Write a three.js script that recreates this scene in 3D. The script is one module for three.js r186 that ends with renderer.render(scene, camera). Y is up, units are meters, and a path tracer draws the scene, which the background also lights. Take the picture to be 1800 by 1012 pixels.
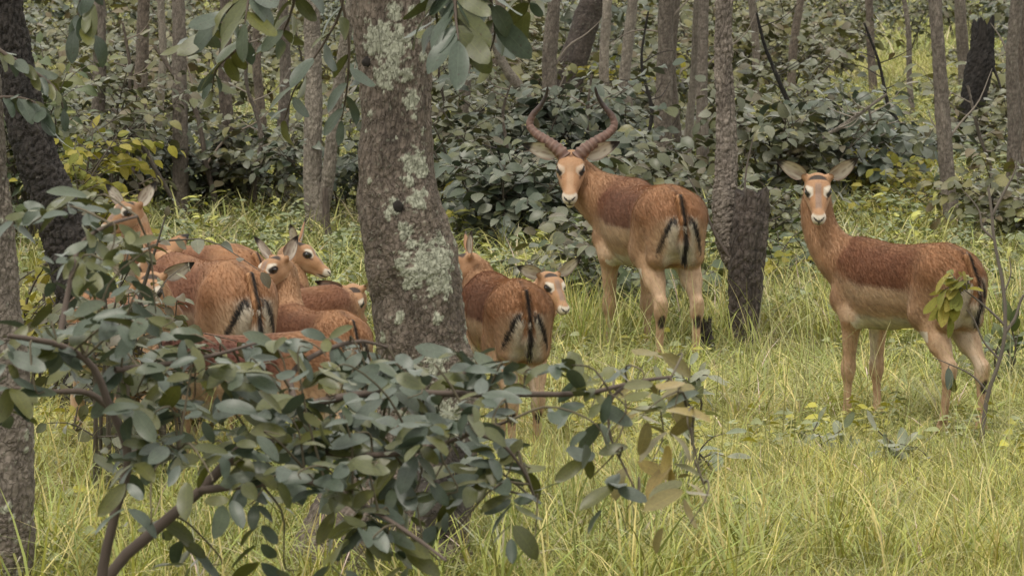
import * as THREE from 'three';
import { ImprovedNoise } from 'three/addons/math/ImprovedNoise.js';

// ---------------------------------------------------------------- camera
const FOCAL = 7500, PW = 1800, PH = 1012, CAM_H = 2.14, HORIZON = -132;      // focal length in pixels of the photograph
const PITCH = Math.atan((PH / 2 - HORIZON) / FOCAL);
const scene = new THREE.Scene();
const camera = new THREE.PerspectiveCamera(2 * Math.atan(PH / 2 / FOCAL) * 180 / Math.PI, PW / PH, 0.5, 600);
camera.position.set(0, CAM_H, 0);
camera.rotation.set(-PITCH, 0, 0);
camera.focus = 18.2;
camera.userData.fStop = 18;
scene.add(camera);

// ---------------------------------------------------------------- sky and sun (thin bright overcast)
{
  const w = 128, h = 64, d = new Float32Array(w * h * 4);
  for (let j = 0; j < h; j++) {
    const el = (j + 0.5) / h * Math.PI - Math.PI / 2, up = Math.max(0, Math.sin(el));
    for (let i = 0; i < w; i++) {
      const v = 0.62 + 0.62 * Math.pow(up, 0.7), k = (j * w + i) * 4;
      d[k] = v * 1.02; d[k + 1] = v; d[k + 2] = v * 0.93; d[k + 3] = 1;
    }
  }
  const sky = new THREE.DataTexture(d, w, h, THREE.RGBAFormat, THREE.FloatType);
  sky.mapping = THREE.EquirectangularReflectionMapping;
  sky.magFilter = THREE.LinearFilter; sky.minFilter = THREE.LinearFilter; sky.needsUpdate = true;
  scene.background = sky; scene.environment = sky;
}
const sun = new THREE.DirectionalLight(new THREE.Color(1.0, 0.93, 0.82), 1.5);
sun.position.set(-7, 22, -9); sun.target.position.set(0, 0, -19);
sun.castShadow = true; sun.shadow.radius = 24; sun.shadow.mapSize.set(2048, 2048);
Object.assign(sun.shadow.camera, { left: -15, right: 15, top: 25, bottom: -25, near: 1, far: 90 });
scene.add(sun, sun.target);

const renderer = new THREE.WebGLRenderer({ antialias: true });
renderer.toneMapping = THREE.LinearToneMapping;
renderer.toneMappingExposure = 1.22;
renderer.shadowMap.enabled = true;

// ---------------------------------------------------------------- helpers
const V3 = (x, y, z) => new THREE.Vector3(x, y, z);
const lerp = (a, b, t) => a + (b - a) * t, clamp = (x, a, b) => Math.min(b, Math.max(a, x));
const sstep = (a, b, x) => { const t = clamp((x - a) / (b - a), 0, 1); return t * t * (3 - 2 * t); };
function rng(seed) { let a = seed >>> 0; return () => { a = (a + 0x6D2B79F5) | 0; let t = Math.imul(a ^ (a >>> 15), 1 | a); t = (t + Math.imul(t ^ (t >>> 7), 61 | t)) ^ t; return ((t ^ (t >>> 14)) >>> 0) / 4294967296; }; }
const PN = new ImprovedNoise();
const noise = (x, y, z) => PN.noise(x + 100.37, y + 57.71, z + 31.13);
const fbm = (x, y, z, o = 4) => { let s = 0, a = 0.5, f = 1; for (let i = 0; i < o; i++) { s += a * noise(x * f, y * f, z * f); a *= 0.5; f *= 2.03; } return s; };
const CP = Math.cos(PITCH), SP = Math.sin(PITCH);
// the world point that stands at a pixel of the photograph, at a distance along the view axis
function at(px, py, d) {
  const u = (px - PW / 2) / FOCAL, v = -(py - PH / 2) / FOCAL;
  return V3(u * d, CAM_H + d * (v * CP - SP), -d * (v * SP + CP));
}
function groundAt(px, py) {
  const v = -(py - PH / 2) / FOCAL;
  return at(px, py, -CAM_H / (v * CP - SP)).setY(0);
}
const depthOfRow = (py) => -CAM_H / (-(py - PH / 2) / FOCAL * CP - SP);
const hash2 = (i, j, s) => { let h = Math.imul(i, 374761393) ^ Math.imul(j, 668265263) ^ Math.imul(s + 11, 2147483647 - 19); h = Math.imul(h ^ (h >>> 13), 1274126177); return ((h ^ (h >>> 16)) >>> 0) / 4294967296; };
// distance to the border between cells (F2 - F1), periodic in x with period px cells; third value: the cell's own number
function cells(x, y, px, s) {
  const ix = Math.floor(x), iy = Math.floor(y); let f1 = 9, f2 = 9, id = 0;
  for (let a = -1; a <= 1; a++) for (let b = -1; b <= 1; b++) {
    const cx = ix + a, cy = iy + b, wx = ((cx % px) + px) % px;
    const dx = cx + hash2(wx, cy, s) - x, dy = cy + hash2(wx, cy, s + 77) - y, d = dx * dx + dy * dy;
    if (d < f1) { f2 = f1; f1 = d; id = hash2(wx, cy, s + 191); } else if (d < f2) f2 = d;
  }
  return [Math.sqrt(f2) - Math.sqrt(f1), Math.sqrt(f1), id];
}
const taken = {};
function numbered(name) { const n = taken[name] = (taken[name] ?? -1) + 1; return n ? name + '_' + String(n).padStart(3, '0') : name; }
function thing(name, label, category, position, group) {
  const o = new THREE.Group(); o.name = numbered(name); if (position) o.position.copy(position);
  o.userData = { label, category }; if (group) o.userData.group = group;
  scene.add(o); return o;
}
function part(name, geometry, material, parent, stuff) {
  const m = new THREE.Mesh(geometry, material); m.name = name; if (geometry.userData.build) geometry.userData.build.mesh = m; m.castShadow = m.receiveShadow = true;
  if (stuff) m.userData.kind = 'stuff';
  parent.add(m); return m;
}
// growing lists of triangles with colours
class Build {
  constructor() { this.p = []; this.c = []; this.uv = []; this.i = []; this.n = []; }
  get count() { return this.p.length / 3; }
  vert(x, y, z, c, u = 0, v = 0) { this.p.push(x, y, z); this.c.push(c[0], c[1], c[2]); this.uv.push(u, v); return this.p.length / 3 - 1; }
  tri(a, b, c) { this.i.push(a, b, c); }
  quad(a, b, c, d) { this.i.push(a, b, c, a, c, d); }
  geometry(colored = true, flat = false) {
    const g = new THREE.BufferGeometry();
    g.setAttribute('position', new THREE.Float32BufferAttribute(this.p, 3));
    if (colored) g.setAttribute('color', new THREE.Float32BufferAttribute(this.c, 3));
    g.setAttribute('uv', new THREE.Float32BufferAttribute(this.uv, 2));
    g.userData.build = this; g.setIndex(this.i); if (!flat) g.computeVertexNormals(); return g;
  }
}
const mixc = (a, b, t) => [lerp(a[0], b[0], t), lerp(a[1], b[1], t), lerp(a[2], b[2], t)];
const mulc = (a, k) => [a[0] * k, a[1] * k, a[2] * k];
// ---------------------------------------------------------------- ground
{
  const B = new Build(), rows = [], zs = [];
  for (let z = -6; z > -44; z -= 0.22) zs.push(z); for (let z = -44; z > -400; z *= 1.07) zs.push(z); zs.unshift(30, 5);
  for (const z of zs) {
    const r = [], span = Math.max(9, -z * 0.30) + (z < -60 || z > -7 ? 120 : 6), n = 72;
    for (let i = 0; i <= n; i++) {
      const x = (i / n * 2 - 1) * span, h = -0.012 + 0.02 * noise(x * 0.9, z * 0.9, 3) + 0.010 * noise(x * 3, z * 3, 8), t = fbm(x * 0.7, z * 0.7, 1) + 0.4 * noise(x * 5, z * 5, 2);
      r.push(B.vert(x, h, z, mixc([0.075, 0.068, 0.034], [0.090, 0.110, 0.038], clamp(0.5 + t, 0, 1)), x, z));
    }
    rows.push(r);
  }
  for (let i = 0; i < rows.length - 1; i++) for (let k = 0; k < 72; k++) B.quad(rows[i][k], rows[i][k + 1], rows[i + 1][k + 1], rows[i + 1][k]);
  const m = new THREE.Mesh(B.geometry(), new THREE.MeshStandardMaterial({ vertexColors: true, roughness: 1 }));
  m.name = 'ground'; m.userData.kind = 'structure'; m.receiveShadow = true; scene.add(m);
}
// ---------------------------------------------------------------- impala bodies: a distance field meshed on a grid
function coneDistance(ax, ay, az, ar, bx, by, bz, br) {
  const dx = bx - ax, dy = by - ay, dz = bz - az, L2 = dx * dx + dy * dy + dz * dz || 1e-9;
  return (x, y, z) => {
    const t = clamp(((x - ax) * dx + (y - ay) * dy + (z - az) * dz) / L2, 0, 1);
    const ex = x - ax - dx * t, ey = y - ay - dy * t, ez = z - az - dz * t;
    return Math.sqrt(ex * ex + ey * ey + ez * ez) - lerp(ar, br, t);
  };
}
function bone(list, a, ar, b, br, tag) {
  const r = Math.max(ar, br);
  list.push({ f: coneDistance(a[0], a[1], a[2], ar, b[0], b[1], b[2], br), tag,
    lo: [0, 1, 2].map(k => Math.min(a[k], b[k]) - r), hi: [0, 1, 2].map(k => Math.max(a[k], b[k]) + r) });
}
function meshField(prims, k, cell) {
  const m = 4.5 * k + cell * 2, lo = [9, 9, 9], hi = [-9, -9, -9];
  for (const p of prims) for (let c = 0; c < 3; c++) { lo[c] = Math.min(lo[c], p.lo[c] - k * 2 - cell * 2); hi[c] = Math.max(hi[c], p.hi[c] + k * 2 + cell * 2); }
  const n = [0, 1, 2].map(c => Math.ceil((hi[c] - lo[c]) / cell) + 1), [nx, ny, nz] = n, F = new Float32Array(nx * ny * nz);
  for (const p of prims) {
    const a = [0, 1, 2].map(c => Math.max(0, Math.floor((p.lo[c] - m - lo[c]) / cell))), b = [0, 1, 2].map(c => Math.min(n[c] - 1, Math.ceil((p.hi[c] + m - lo[c]) / cell)));
    for (let i = a[0]; i <= b[0]; i++) for (let j = a[1]; j <= b[1]; j++) for (let l = a[2]; l <= b[2]; l++) {
      const d = p.f(lo[0] + i * cell, lo[1] + j * cell, lo[2] + l * cell);
      if (d < 5 * k) F[(i * ny + j) * nz + l] += Math.exp(Math.min(12, -d / k));
    }
  }
  for (let i = 0; i < F.length; i++) F[i] = F[i] > 0 ? Math.log(F[i]) : -5;        // above 0: inside
  const id = new Int32Array(F.length).fill(-1), pos = [], idx = [], at3 = (i, j, l) => (i * ny + j) * nz + l;
  const E = [[0, 1], [0, 2], [0, 4], [1, 3], [1, 5], [2, 3], [2, 6], [3, 7], [4, 5], [4, 6], [5, 7], [6, 7]];
  const v = new Float32Array(8);
  for (let i = 0; i < nx - 1; i++) for (let j = 0; j < ny - 1; j++) for (let l = 0; l < nz - 1; l++) {
    let mask = 0;
    for (let c = 0; c < 8; c++) { v[c] = F[at3(i + (c & 1), j + (c >> 1 & 1), l + (c >> 2))]; if (v[c] > 0) mask |= 1 << c; }
    if (mask === 0 || mask === 255) continue;
    let sx = 0, sy = 0, sz = 0, m2 = 0;
    for (const [a, b] of E) if ((mask >> a & 1) !== (mask >> b & 1)) {
      const t = v[a] / (v[a] - v[b]);
      sx += lerp(a & 1, b & 1, t); sy += lerp(a >> 1 & 1, b >> 1 & 1, t); sz += lerp(a >> 2, b >> 2, t); m2++;
    }
    id[at3(i, j, l)] = pos.length / 3;
    pos.push(lo[0] + (i + sx / m2) * cell, lo[1] + (j + sy / m2) * cell, lo[2] + (l + sz / m2) * cell);
  }
  const q = (a, b, c, d, flip) => { if (a < 0 || b < 0 || c < 0 || d < 0) return; if (flip) idx.push(a, d, c, a, c, b); else idx.push(a, b, c, a, c, d); };
  for (let i = 1; i < nx - 1; i++) for (let j = 1; j < ny - 1; j++) for (let l = 1; l < nz - 1; l++) {
    const s = F[at3(i, j, l)] > 0;
    if (s !== F[at3(i + 1, j, l)] > 0) q(id[at3(i, j - 1, l - 1)], id[at3(i, j, l - 1)], id[at3(i, j, l)], id[at3(i, j - 1, l)], !s);
    if (s !== F[at3(i, j + 1, l)] > 0) q(id[at3(i - 1, j, l - 1)], id[at3(i - 1, j, l)], id[at3(i, j, l)], id[at3(i, j, l - 1)], !s);
    if (s !== F[at3(i, j, l + 1)] > 0) q(id[at3(i - 1, j - 1, l)], id[at3(i, j - 1, l)], id[at3(i, j, l)], id[at3(i - 1, j, l)], !s);
  }
  return { pos, idx };
}
const FUR = { saddle: [0.178, 0.074, 0.037], tan: [0.390, 0.236, 0.140], orange: [0.350, 0.183, 0.088], light: [0.490, 0.350, 0.235], white: [0.600, 0.545, 0.460], black: [0.016, 0.013, 0.013], dark: [0.120, 0.055, 0.032], gray: [0.230, 0.165, 0.135] };
// stations of the trunk of the body: along x, upper line, lower line, half width
const BODY = [[-0.455, 0.735, 0.640, 0.040], [-0.425, 0.800, 0.575, 0.088], [-0.36, 0.850, 0.525, 0.120], [-0.26, 0.874, 0.500, 0.132], [-0.13, 0.862, 0.505, 0.128], [0.0, 0.848, 0.488, 0.140], [0.13, 0.846, 0.470, 0.143], [0.25, 0.858, 0.468, 0.130], [0.34, 0.862, 0.490, 0.108], [0.42, 0.815, 0.530, 0.082], [0.47, 0.740, 0.590, 0.045]];
function trunkDistance(x, y, z) {
  const xc = clamp(x, BODY[0][0], BODY[BODY.length - 1][0]); let i = 0;
  while (i < BODY.length - 2 && BODY[i + 1][0] < xc) i++;
  const a = BODY[Math.max(0, i - 1)], b = BODY[i], c = BODY[i + 1], e = BODY[Math.min(BODY.length - 1, i + 2)], t = (xc - b[0]) / (c[0] - b[0]), s = t * t * (3 - 2 * t), u = 0.5 * s + 0.5 * t;
  void a; void e;
  const top = lerp(b[1], c[1], u), bot = lerp(b[2], c[2], u), hz = lerp(b[3], c[3], u), hy = (top - bot) / 2, dy = y - (top + bot) / 2;
  const zz = z * (1 - 0.10 * dy / hy), q = Math.sqrt((dy / hy) ** 2 + (zz / hz) ** 2), l = Math.hypot(dy, zz);
  const d = q < 0.05 ? -Math.min(hy, hz) : (1 - 1 / q) * l, dx = Math.abs(x - xc);
  return dx > 0 ? Math.hypot(Math.max(d, 0), dx) + Math.min(d, 0) : d;
}
const furMaterial = new THREE.MeshPhysicalMaterial({ vertexColors: true, roughness: 0.78, sheen: 0.25, sheenRoughness: 0.6, sheenColor: new THREE.Color(0.9, 0.75, 0.6) });
const hairMaterial = new THREE.MeshPhysicalMaterial({ vertexColors: true, roughness: 0.95, transmission: 0.5, thickness: 0, specularIntensity: 0.3, side: THREE.DoubleSide });
const eyeMaterial = new THREE.MeshPhysicalMaterial({ color: new THREE.Color(0.006, 0.005, 0.005), roughness: 0.12, clearcoat: 1, clearcoatRoughness: 0.05 });
const hoofMaterial = new THREE.MeshStandardMaterial({ color: new THREE.Color(0.014, 0.013, 0.013), roughness: 0.5 });
const hornMaterial = new THREE.MeshStandardMaterial({ vertexColors: true, roughness: 0.6 });

function earShape(seed) {          // along +x, opening towards +z, y across
  const B = new Build(), R = rng(seed), nu = 14, nv = 9, L = 0.166, row = [[], []];
  for (let side = 0; side < 2; side++) for (let i = 0; i <= nu; i++) {
    const u = i / nu, w = 0.0375 * Math.pow(Math.sin(Math.PI * Math.pow(u, 0.62) * 0.985 + 0.02), 0.75) * (u < 0.12 ? 0.75 + 2 * u : 1), r = [];
    for (let j = 0; j <= nv; j++) {
      const v = j / nv * 2 - 1, cup = (v * v) * w * 0.50 * (1 - 0.55 * u) - 0.004, th = side ? 0 : -0.0035 * (1 - v * v * 0.8);
      const x = u * L + 0.010 * v * v * (1 - u), y = v * w + 0.012 * u * u, z = cup + th + 0.016 * u * u;
      let c;
      const streak = 0.5 + 0.5 * noise(v * 7, u * 3 + seed, 5);
      if (side) {
        c = mixc(mulc(FUR.white, 0.95), FUR.gray, sstep(0.42, 0.80, streak) * 0.8);
        c = mixc(c, FUR.dark, sstep(0.70, 0.98, Math.abs(v)) * 0.55); c = mixc(c, FUR.dark, 0.55 * sstep(0.10, 0.02, Math.abs(v + 0.25 + 0.2 * noise(u * 6, 1, seed))) * sstep(0.15, 0.3, u)); c = mixc(c, FUR.dark, 0.5 * sstep(0.09, 0.02, Math.abs(v - 0.45 + 0.2 * noise(u * 6, 5, seed))) * sstep(0.25, 0.4, u));
        c = mixc(c, [0.30, 0.20, 0.165], 0.35 * sstep(0.35, 0.0, Math.abs(v - 0.25)) * sstep(0.1, 0.4, u));
      } else c = mixc(FUR.orange, mulc(FUR.tan, 0.85), streak * 0.6);
      c = mixc(c, FUR.black, sstep(0.73, 0.83, u + 0.05 * Math.abs(v) + 0.05 * (R() - 0.5)));
      if (Math.abs(v) > 0.93) c = mixc(c, FUR.dark, 0.45);
      r.push(B.vert(x, y, z, c, u, v));
    }
    row[side].push(r);
  }
  for (let side = 0; side < 2; side++) for (let i = 0; i < nu; i++) for (let j = 0; j < nv; j++) {
    const a = row[side][i][j], b = row[side][i + 1][j], c = row[side][i + 1][j + 1], d = row[side][i][j + 1];
    if (side) B.quad(a, b, c, d); else B.quad(a, d, c, b);
  }
  return B.geometry();
}
const EARS = [earShape(3), earShape(8), earShape(21)];
function hoofShape() {
  const B = new Build(), c = [1, 1, 1];
  for (const s of [-1, 1]) {
    const rings = [[0, 0.0, 0.034, 0.0105], [0.012, 0.002, 0.030, 0.0115], [0.045, -0.008, 0.019, 0.0105], [0.058, -0.011, 0.014, 0.008]], id = [];
    for (const [y, cx, rx, rz] of rings) { const r = []; for (let k = 0; k < 10; k++) { const a = k / 10 * Math.PI * 2; r.push(B.vert(cx + rx * Math.cos(a) * (Math.cos(a) > 0 ? 1.15 : 0.85), y, s * 0.0115 + rz * Math.sin(a) * (1 - 0.35 * Math.max(0, Math.cos(a))), c)); } id.push(r); }
    for (let i = 0; i < 3; i++) for (let k = 0; k < 10; k++) B.quad(id[i][k], id[i + 1][k], id[i + 1][(k + 1) % 10], id[i][(k + 1) % 10]);
    const b = B.vert(0, 0, s * 0.0115, c), t = B.vert(-0.011, 0.06, s * 0.0115, c);
    for (let k = 0; k < 10; k++) { B.tri(b, id[0][k], id[0][(k + 1) % 10]); B.tri(t, id[3][(k + 1) % 10], id[3][k]); }
  }
  return B.geometry(false);
}
const HOOF = hoofShape(), EYE = new THREE.SphereGeometry(0.0165, 18, 14);
function hornShape(points) {
  const curve = new THREE.CatmullRomCurve3(points), B = new Build(), n = 150, m = 16, rows = [];
  const fr = curve.computeFrenetFrames(n, false);
  for (let i = 0; i <= n; i++) {
    const t = i / n, p = curve.getPointAt(t), r0 = lerp(0.0270, 0.0050, Math.pow(t, 0.95)) * (t > 0.97 ? (1.02 - t) / 0.05 : 1);
    const ring = t < 0.72 ? Math.pow(0.5 + 0.5 * Math.sin(t * 118), 2) * (1 - t) : 0, r = [];
    for (let k = 0; k < m; k++) {
      const a = k / m * Math.PI * 2, rr = r0 * (1 + 0.24 * ring * (0.7 + 0.3 * Math.cos(a))) + 0.0012 * noise(t * 60, Math.cos(a) * 2, Math.sin(a) * 2);
      const q = p.clone().addScaledVector(fr.normals[i], Math.cos(a) * rr).addScaledVector(fr.binormals[i], Math.sin(a) * rr);
      const k2 = 0.8 + 0.5 * noise(t * 40, a, 2);
      r.push(B.vert(q.x, q.y, q.z, mulc(mixc(mixc([0.150, 0.078, 0.058], [0.260, 0.165, 0.130], ring * 0.8), [0.060, 0.048, 0.050], sstep(0.45, 0.85, t)), k2), t, k / m));
    }
    rows.push(r);
  }
  for (let i = 0; i < n; i++) for (let k = 0; k < m; k++) B.quad(rows[i][k], rows[i][(k + 1) % m], rows[i + 1][(k + 1) % m], rows[i + 1][k]);
  return B.geometry();
}
/* o: label, hind [px,py] between the hind hooves, turn degrees left of straight away, scale, ram, poll [x,y,z] of the head joint in body space,
   look: world direction of the muzzle, roll, ears, feet: shifts of the four feet along x (fl, fr, hl, hr), cell, hairs */
function impala(o) {
  const s = o.scale, phi = Math.PI / 2 + o.turn * Math.PI / 180, fwd = V3(Math.cos(phi), 0, -Math.sin(phi));
  const root = thing('impala', o.label, 'antelope', groundAt(...o.hind).addScaledVector(fwd, 0.37 * s), 'impala herd');
  root.rotation.y = phi;
  const toLocal = (d) => V3(...d).normalize().applyAxisAngle(V3(0, 1, 0), -phi);
  const ram = o.ram ? 1 : 0, ft = o.feet ?? [0, 0, 0, 0], prims = [], wide = 1 + 0.26 * ram, thick = o.thick ?? 1;
  prims.push({ f: ram ? (x, y, z) => trunkDistance(x, y, z / 1.13) : trunkDistance, tag: 'trunk', lo: [-0.46, 0.46, -0.17], hi: [0.48, 0.88, 0.17] });
  const feet = [];
  for (const [k, sd] of [[0, -1], [1, 1]]) {
    const z = (w) => sd * w * wide, f = ft[k];
    bone(prims, [0.30, 0.745, z(0.060)], 0.070, [0.345, 0.595, z(0.072)], 0.062, 'trunk');
    bone(prims, [0.345, 0.590, z(0.072)], 0.058, [0.285, 0.515, z(0.074)], 0.052, 'leg');
    bone(prims, [0.295, 0.525, z(0.074)], 0.046, [0.31 + f * 0.5, 0.290, z(0.068)], 0.0235, 'leg');
    bone(prims, [0.31 + f * 0.5, 0.300, z(0.068)], 0.0240, [0.312 + f * 0.53, 0.262, z(0.068)], 0.0220, 'leg');
    bone(prims, [0.312 + f * 0.55, 0.265, z(0.068)], 0.0185, [0.305 + f * 0.95, 0.085, z(0.066)], 0.0160, 'leg');
    bone(prims, [0.304 + f, 0.090, z(0.066)], 0.0200, [0.328 + f, 0.042, z(0.066)], 0.0195, 'leg');
    feet.push([0.338 + f, z(0.066)]);
  }
  for (const [k, sd] of [[2, -1], [3, 1]]) {
    const z = (w) => sd * w * wide, f = ft[k];
    bone(prims, [-0.290, 0.735, z(0.056)], 0.100, [-0.225, 0.575, z(0.070)], 0.080, 'trunk');
    bone(prims, [-0.365, 0.715, z(0.048)], 0.074, [-0.355, 0.560, z(0.060)], 0.058, 'trunk');
    bone(prims, [-0.235, 0.575, z(0.070)], 0.074, [-0.325 + f * 0.3, 0.440, z(0.068)], 0.043, 'leg');
    bone(prims, [-0.335 + f * 0.3, 0.455, z(0.067)], 0.042, [-0.408 + f * 0.55, 0.345, z(0.064)], 0.025, 'leg');
    bone(prims, [-0.425 + f * 0.55, 0.358, z(0.064)], 0.020, [-0.405 + f * 0.57, 0.305, z(0.064)], 0.0235, 'leg');
    bone(prims, [-0.404 + f * 0.6, 0.315, z(0.064)], 0.0205, [-0.385 + f * 0.95, 0.085, z(0.062)], 0.0165, 'leg');
    bone(prims, [-0.388 + f, 0.090, z(0.062)], 0.0205, [-0.358 + f, 0.042, z(0.062)], 0.0200, 'leg');
    feet.push([-0.348 + f, z(0.062)]);
  }
  bone(prims, [0.37, 0.64, 0], 0.085, [0.41, 0.60, 0], 0.055, 'trunk');
  // neck
  const P = V3(...o.poll), look = toLocal(o.look), upH = o.up ? toLocal(o.up) : V3(0, 1, 0);
  const X = look, Z = V3().crossVectors(X, upH).normalize(), Y = V3().crossVectors(Z, X), hs = o.head ?? 1;
  const M = new THREE.Matrix4().makeBasis(X, Y, Z).scale(V3(hs, hs, hs)).setPosition(P), Mi = M.clone().invert();
  const inHead = (p) => V3(p[0], p[1], p[2]).applyMatrix4(M);
  const n0 = V3(0.325, 0.715, 0), back = inHead([-0.035, -0.045, 0]);
  const n1 = V3(lerp(n0.x, back.x, 0.75) + 0.04, lerp(n0.y, back.y, 0.38), back.z * 0.7);
  const neck = new THREE.QuadraticBezierCurve3(n0, o.bend ? V3(...o.bend) : n1, back);
  const rn = (t) => (1 + 0.20 * ram) * thick * (t < 0.5 ? lerp(0.128, 0.073, Math.pow(t / 0.5, 0.75)) : lerp(0.073, 0.056, (t - 0.5) / 0.5));
  const np = []; for (let i = 0; i <= 7; i++) np.push(neck.getPoint(i / 7));
  for (let i = 0; i < 7; i++) bone(prims, np[i].toArray(), rn(i / 7), np[i + 1].toArray(), rn((i + 1) / 7), 'neck');
  const body = meshField(prims, 0.0115, o.cell ?? 0.010);
  // tail on a finer grid
  const tp = []; bone(tp, [-0.410, 0.820, 0], 0.020, [-0.466, 0.722, 0], 0.0165, 'tail'); bone(tp, [-0.466, 0.722, 0], 0.0165, [-0.478, 0.620, 0.003], 0.024, 'tail'); bone(tp, [-0.470, 0.620, 0.003], 0.024, [-0.470, 0.540, 0.004], 0.008, 'tail');
  const tail = meshField(tp, 0.005, 0.006);
  // head, in its own frame: x to the muzzle, y up, z to the animal's right
  const hp = [], h = (a, ar, b, br) => bone(hp, a, ar, b, br, 'head');
  h([-0.012, -0.004, 0], 0.054, [0.055, 0.004, 0], 0.049);
  h([0.055, -0.006, 0], 0.047, [0.125, -0.026, 0], 0.034); h([0.125, -0.026, 0], 0.034, [0.196, -0.050, 0], 0.0245);
  h([0.01, -0.045, 0], 0.042, [0.10, -0.060, 0], 0.028); h([0.10, -0.060, 0], 0.028, [0.184, ram ? -0.088 : -0.076, 0], 0.0165);
  for (const z of [-1, 1]) {
    h([0.030, -0.030, z * 0.020], 0.040, [0.085, -0.036, z * 0.014], 0.030);
    h([0.050, 0.024, z * 0.032], 0.0215, [0.082, 0.016, z * 0.038], 0.017);
    h([0.196, -0.046, z * 0.0125], 0.0175, [0.208, -0.053, z * 0.0105], 0.0155);
    h([-0.008, 0.026, z * 0.040], 0.018, [-0.014, 0.036, z * 0.056], 0.016);
  }
  { const a = V3().copy(np[5]).applyMatrix4(Mi), r = rn(5.4 / 7) / hs; h([-0.030, -0.040, 0], 0.053, a.toArray(), r * 0.93); }
  const head = meshField(hp, 0.0070, o.headCell ?? 0.005);
  // colours
  const R = rng(o.seed ?? 5), F = FUR, sd2 = o.saddle ? o.saddle : F.saddle;
  // tufts of fur: streaks drawn out along the lie of the coat
  const streak = (x, y, z, seed) => noise((x * 0.79 + y * 0.61) * 20 + seed, (y * 0.79 - x * 0.61) * 85, z * 85) + 0.6 * noise((x * 0.79 + y * 0.61) * 9 + seed, (y * 0.79 - x * 0.61) * 34, z * 34);
  const bodyColor = (x, y, z, isTail, nearNeck) => {
    const g = noise(x * 9, y * 9, z * 9), f = streak(x, y, z, o.seed), az = Math.abs(z);
    let edge = 0.672 + 0.012 * g + 0.02 * sstep(0.1, 0.34, x), c;
    const shoulder = sstep(0.20, 0.36, x);
    const haunch = sstep(-0.12, -0.24, x);
    c = mixc(F.light, mixc(sd2, F.orange, 0.6 * haunch), sstep(edge - 0.014 - 0.09 * haunch - 0.03 * shoulder, edge + 0.014 + 0.05 * haunch + 0.03 * shoulder, y));
    c = mixc(c, mixc(F.tan, sd2, 0.25), 0.55 * sstep(0.05, -0.02, Math.abs(y - 0.585)) * (1 - haunch));
    if (haunch > 0) c = mixc(c, F.tan, 0.75 * haunch * sstep(0.74, 0.60, y));
    if (shoulder > 0) c = mixc(c, F.tan, 0.75 * shoulder * sstep(0.78, 0.66, y));
    c = mixc(c, F.orange, 0.5 * sstep(0.80, 0.87, y) * (1 - shoulder));
    c = mixc(c, F.dark, 0.55 * sstep(0.012, 0.004, az) * sstep(0.78, 0.82, y) * sstep(-0.22, -0.32, x));
    // belly and inner legs
    c = mixc(c, F.white, sstep(0.548, 0.526, y + 0.012 * g) * sstep(-0.30, -0.2, x) * sstep(0.32, 0.26, x) * sstep(0.38, 0.44, y) * (x < -0.08 ? sstep(0.120, 0.095, az) : 1) * (x > 0.18 ? sstep(0.112, 0.085, az) : 1));
    if (y < 0.50) {
      c = mixc(F.tan, F.light, 0.35 + 0.3 * g);
      if (y > 0.44) c = mixc(c, mixc(F.tan, F.orange, 0.3), sstep(0.44, 0.5, y));
      c = mixc(c, F.white, 0.75 * sstep(0.060, 0.040, az) * sstep(0.26, 0.36, y));
      if (x > -0.3 && x < 0.25 && y > 0.455) c = mixc(c, F.white, 0.9);
      if (y < 0.24) c = mixc(c, mixc(F.tan, F.light, 0.5), 0.6);
      if (x < -0.3 && y > 0.30 && x < -0.402 + (y - 0.33) * 0.6) c = mixc(c, F.light, 0.5);
    }
    // rear: cream buttocks, black thigh stripes
    const rear = sstep(-0.33, -0.39, x + 0.10 * (0.72 - y) * (y < 0.72 ? 1 : 0));
    if (rear > 0 && y > 0.40) {
      const in1 = sstep(0.100, 0.055, az + 0.01 * g) * sstep(0.765, 0.725, y + az * 0.2) * sstep(0.46, 0.54, y);
      c = mixc(c, F.white, 0.85 * in1 * rear);
      c = mixc(c, F.light, 0.5 * rear * sstep(0.76, 0.70, y) * sstep(0.15, 0.09, az) * (1 - in1));
      const t = clamp((0.738 - y) / 0.165, 0, 1), zc = 0.036 + 0.052 * Math.pow(t, 0.55) + 0.018 * t, wd = 0.0125 * Math.pow(Math.sin(Math.PI * clamp(t * 0.9 + 0.1, 0, 1)), 0.55) * (1 - 0.35 * t);
      if (y > 0.56 && y < 0.738) c = mixc(c, F.black, sstep(wd + 0.005, wd - 0.002, Math.abs(az - zc) + 0.003 * f));
      c = mixc(c, F.black, 0.95 * sstep(0.011, 0.006, Math.hypot(az - 0.034, (y - 0.722) * 0.42) + 0.002 * f));
    }
    if (isTail) {
      c = mixc(F.orange, F.white, sstep(0.68, 0.60, y));
      c = mixc(c, F.black, 0.97 * sstep(0.0115, 0.0055, Math.abs(z - 0.002) - 0.003 * sstep(0.7, 0.6, y)) * (x < -0.45 || y > 0.7 ? 1 : 0));
      if (y < 0.56) c = mixc(c, F.black, 0.3);
    }
    // black tufts below the hocks
    if (y < 0.31 && y > 0.22 && x < -0.36) c = mixc(c, F.black, 0.96 * sstep(0.021, 0.014, Math.hypot((y - 0.268) * 0.55, az - 0.063 * wide)) * (x < -0.388 ? 1 : 0));
    if (y < 0.055) c = mixc(c, F.dark, 0.5);
    return mulc(c, 1 + 0.22 * f + 0.14 * g);
  };
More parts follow.
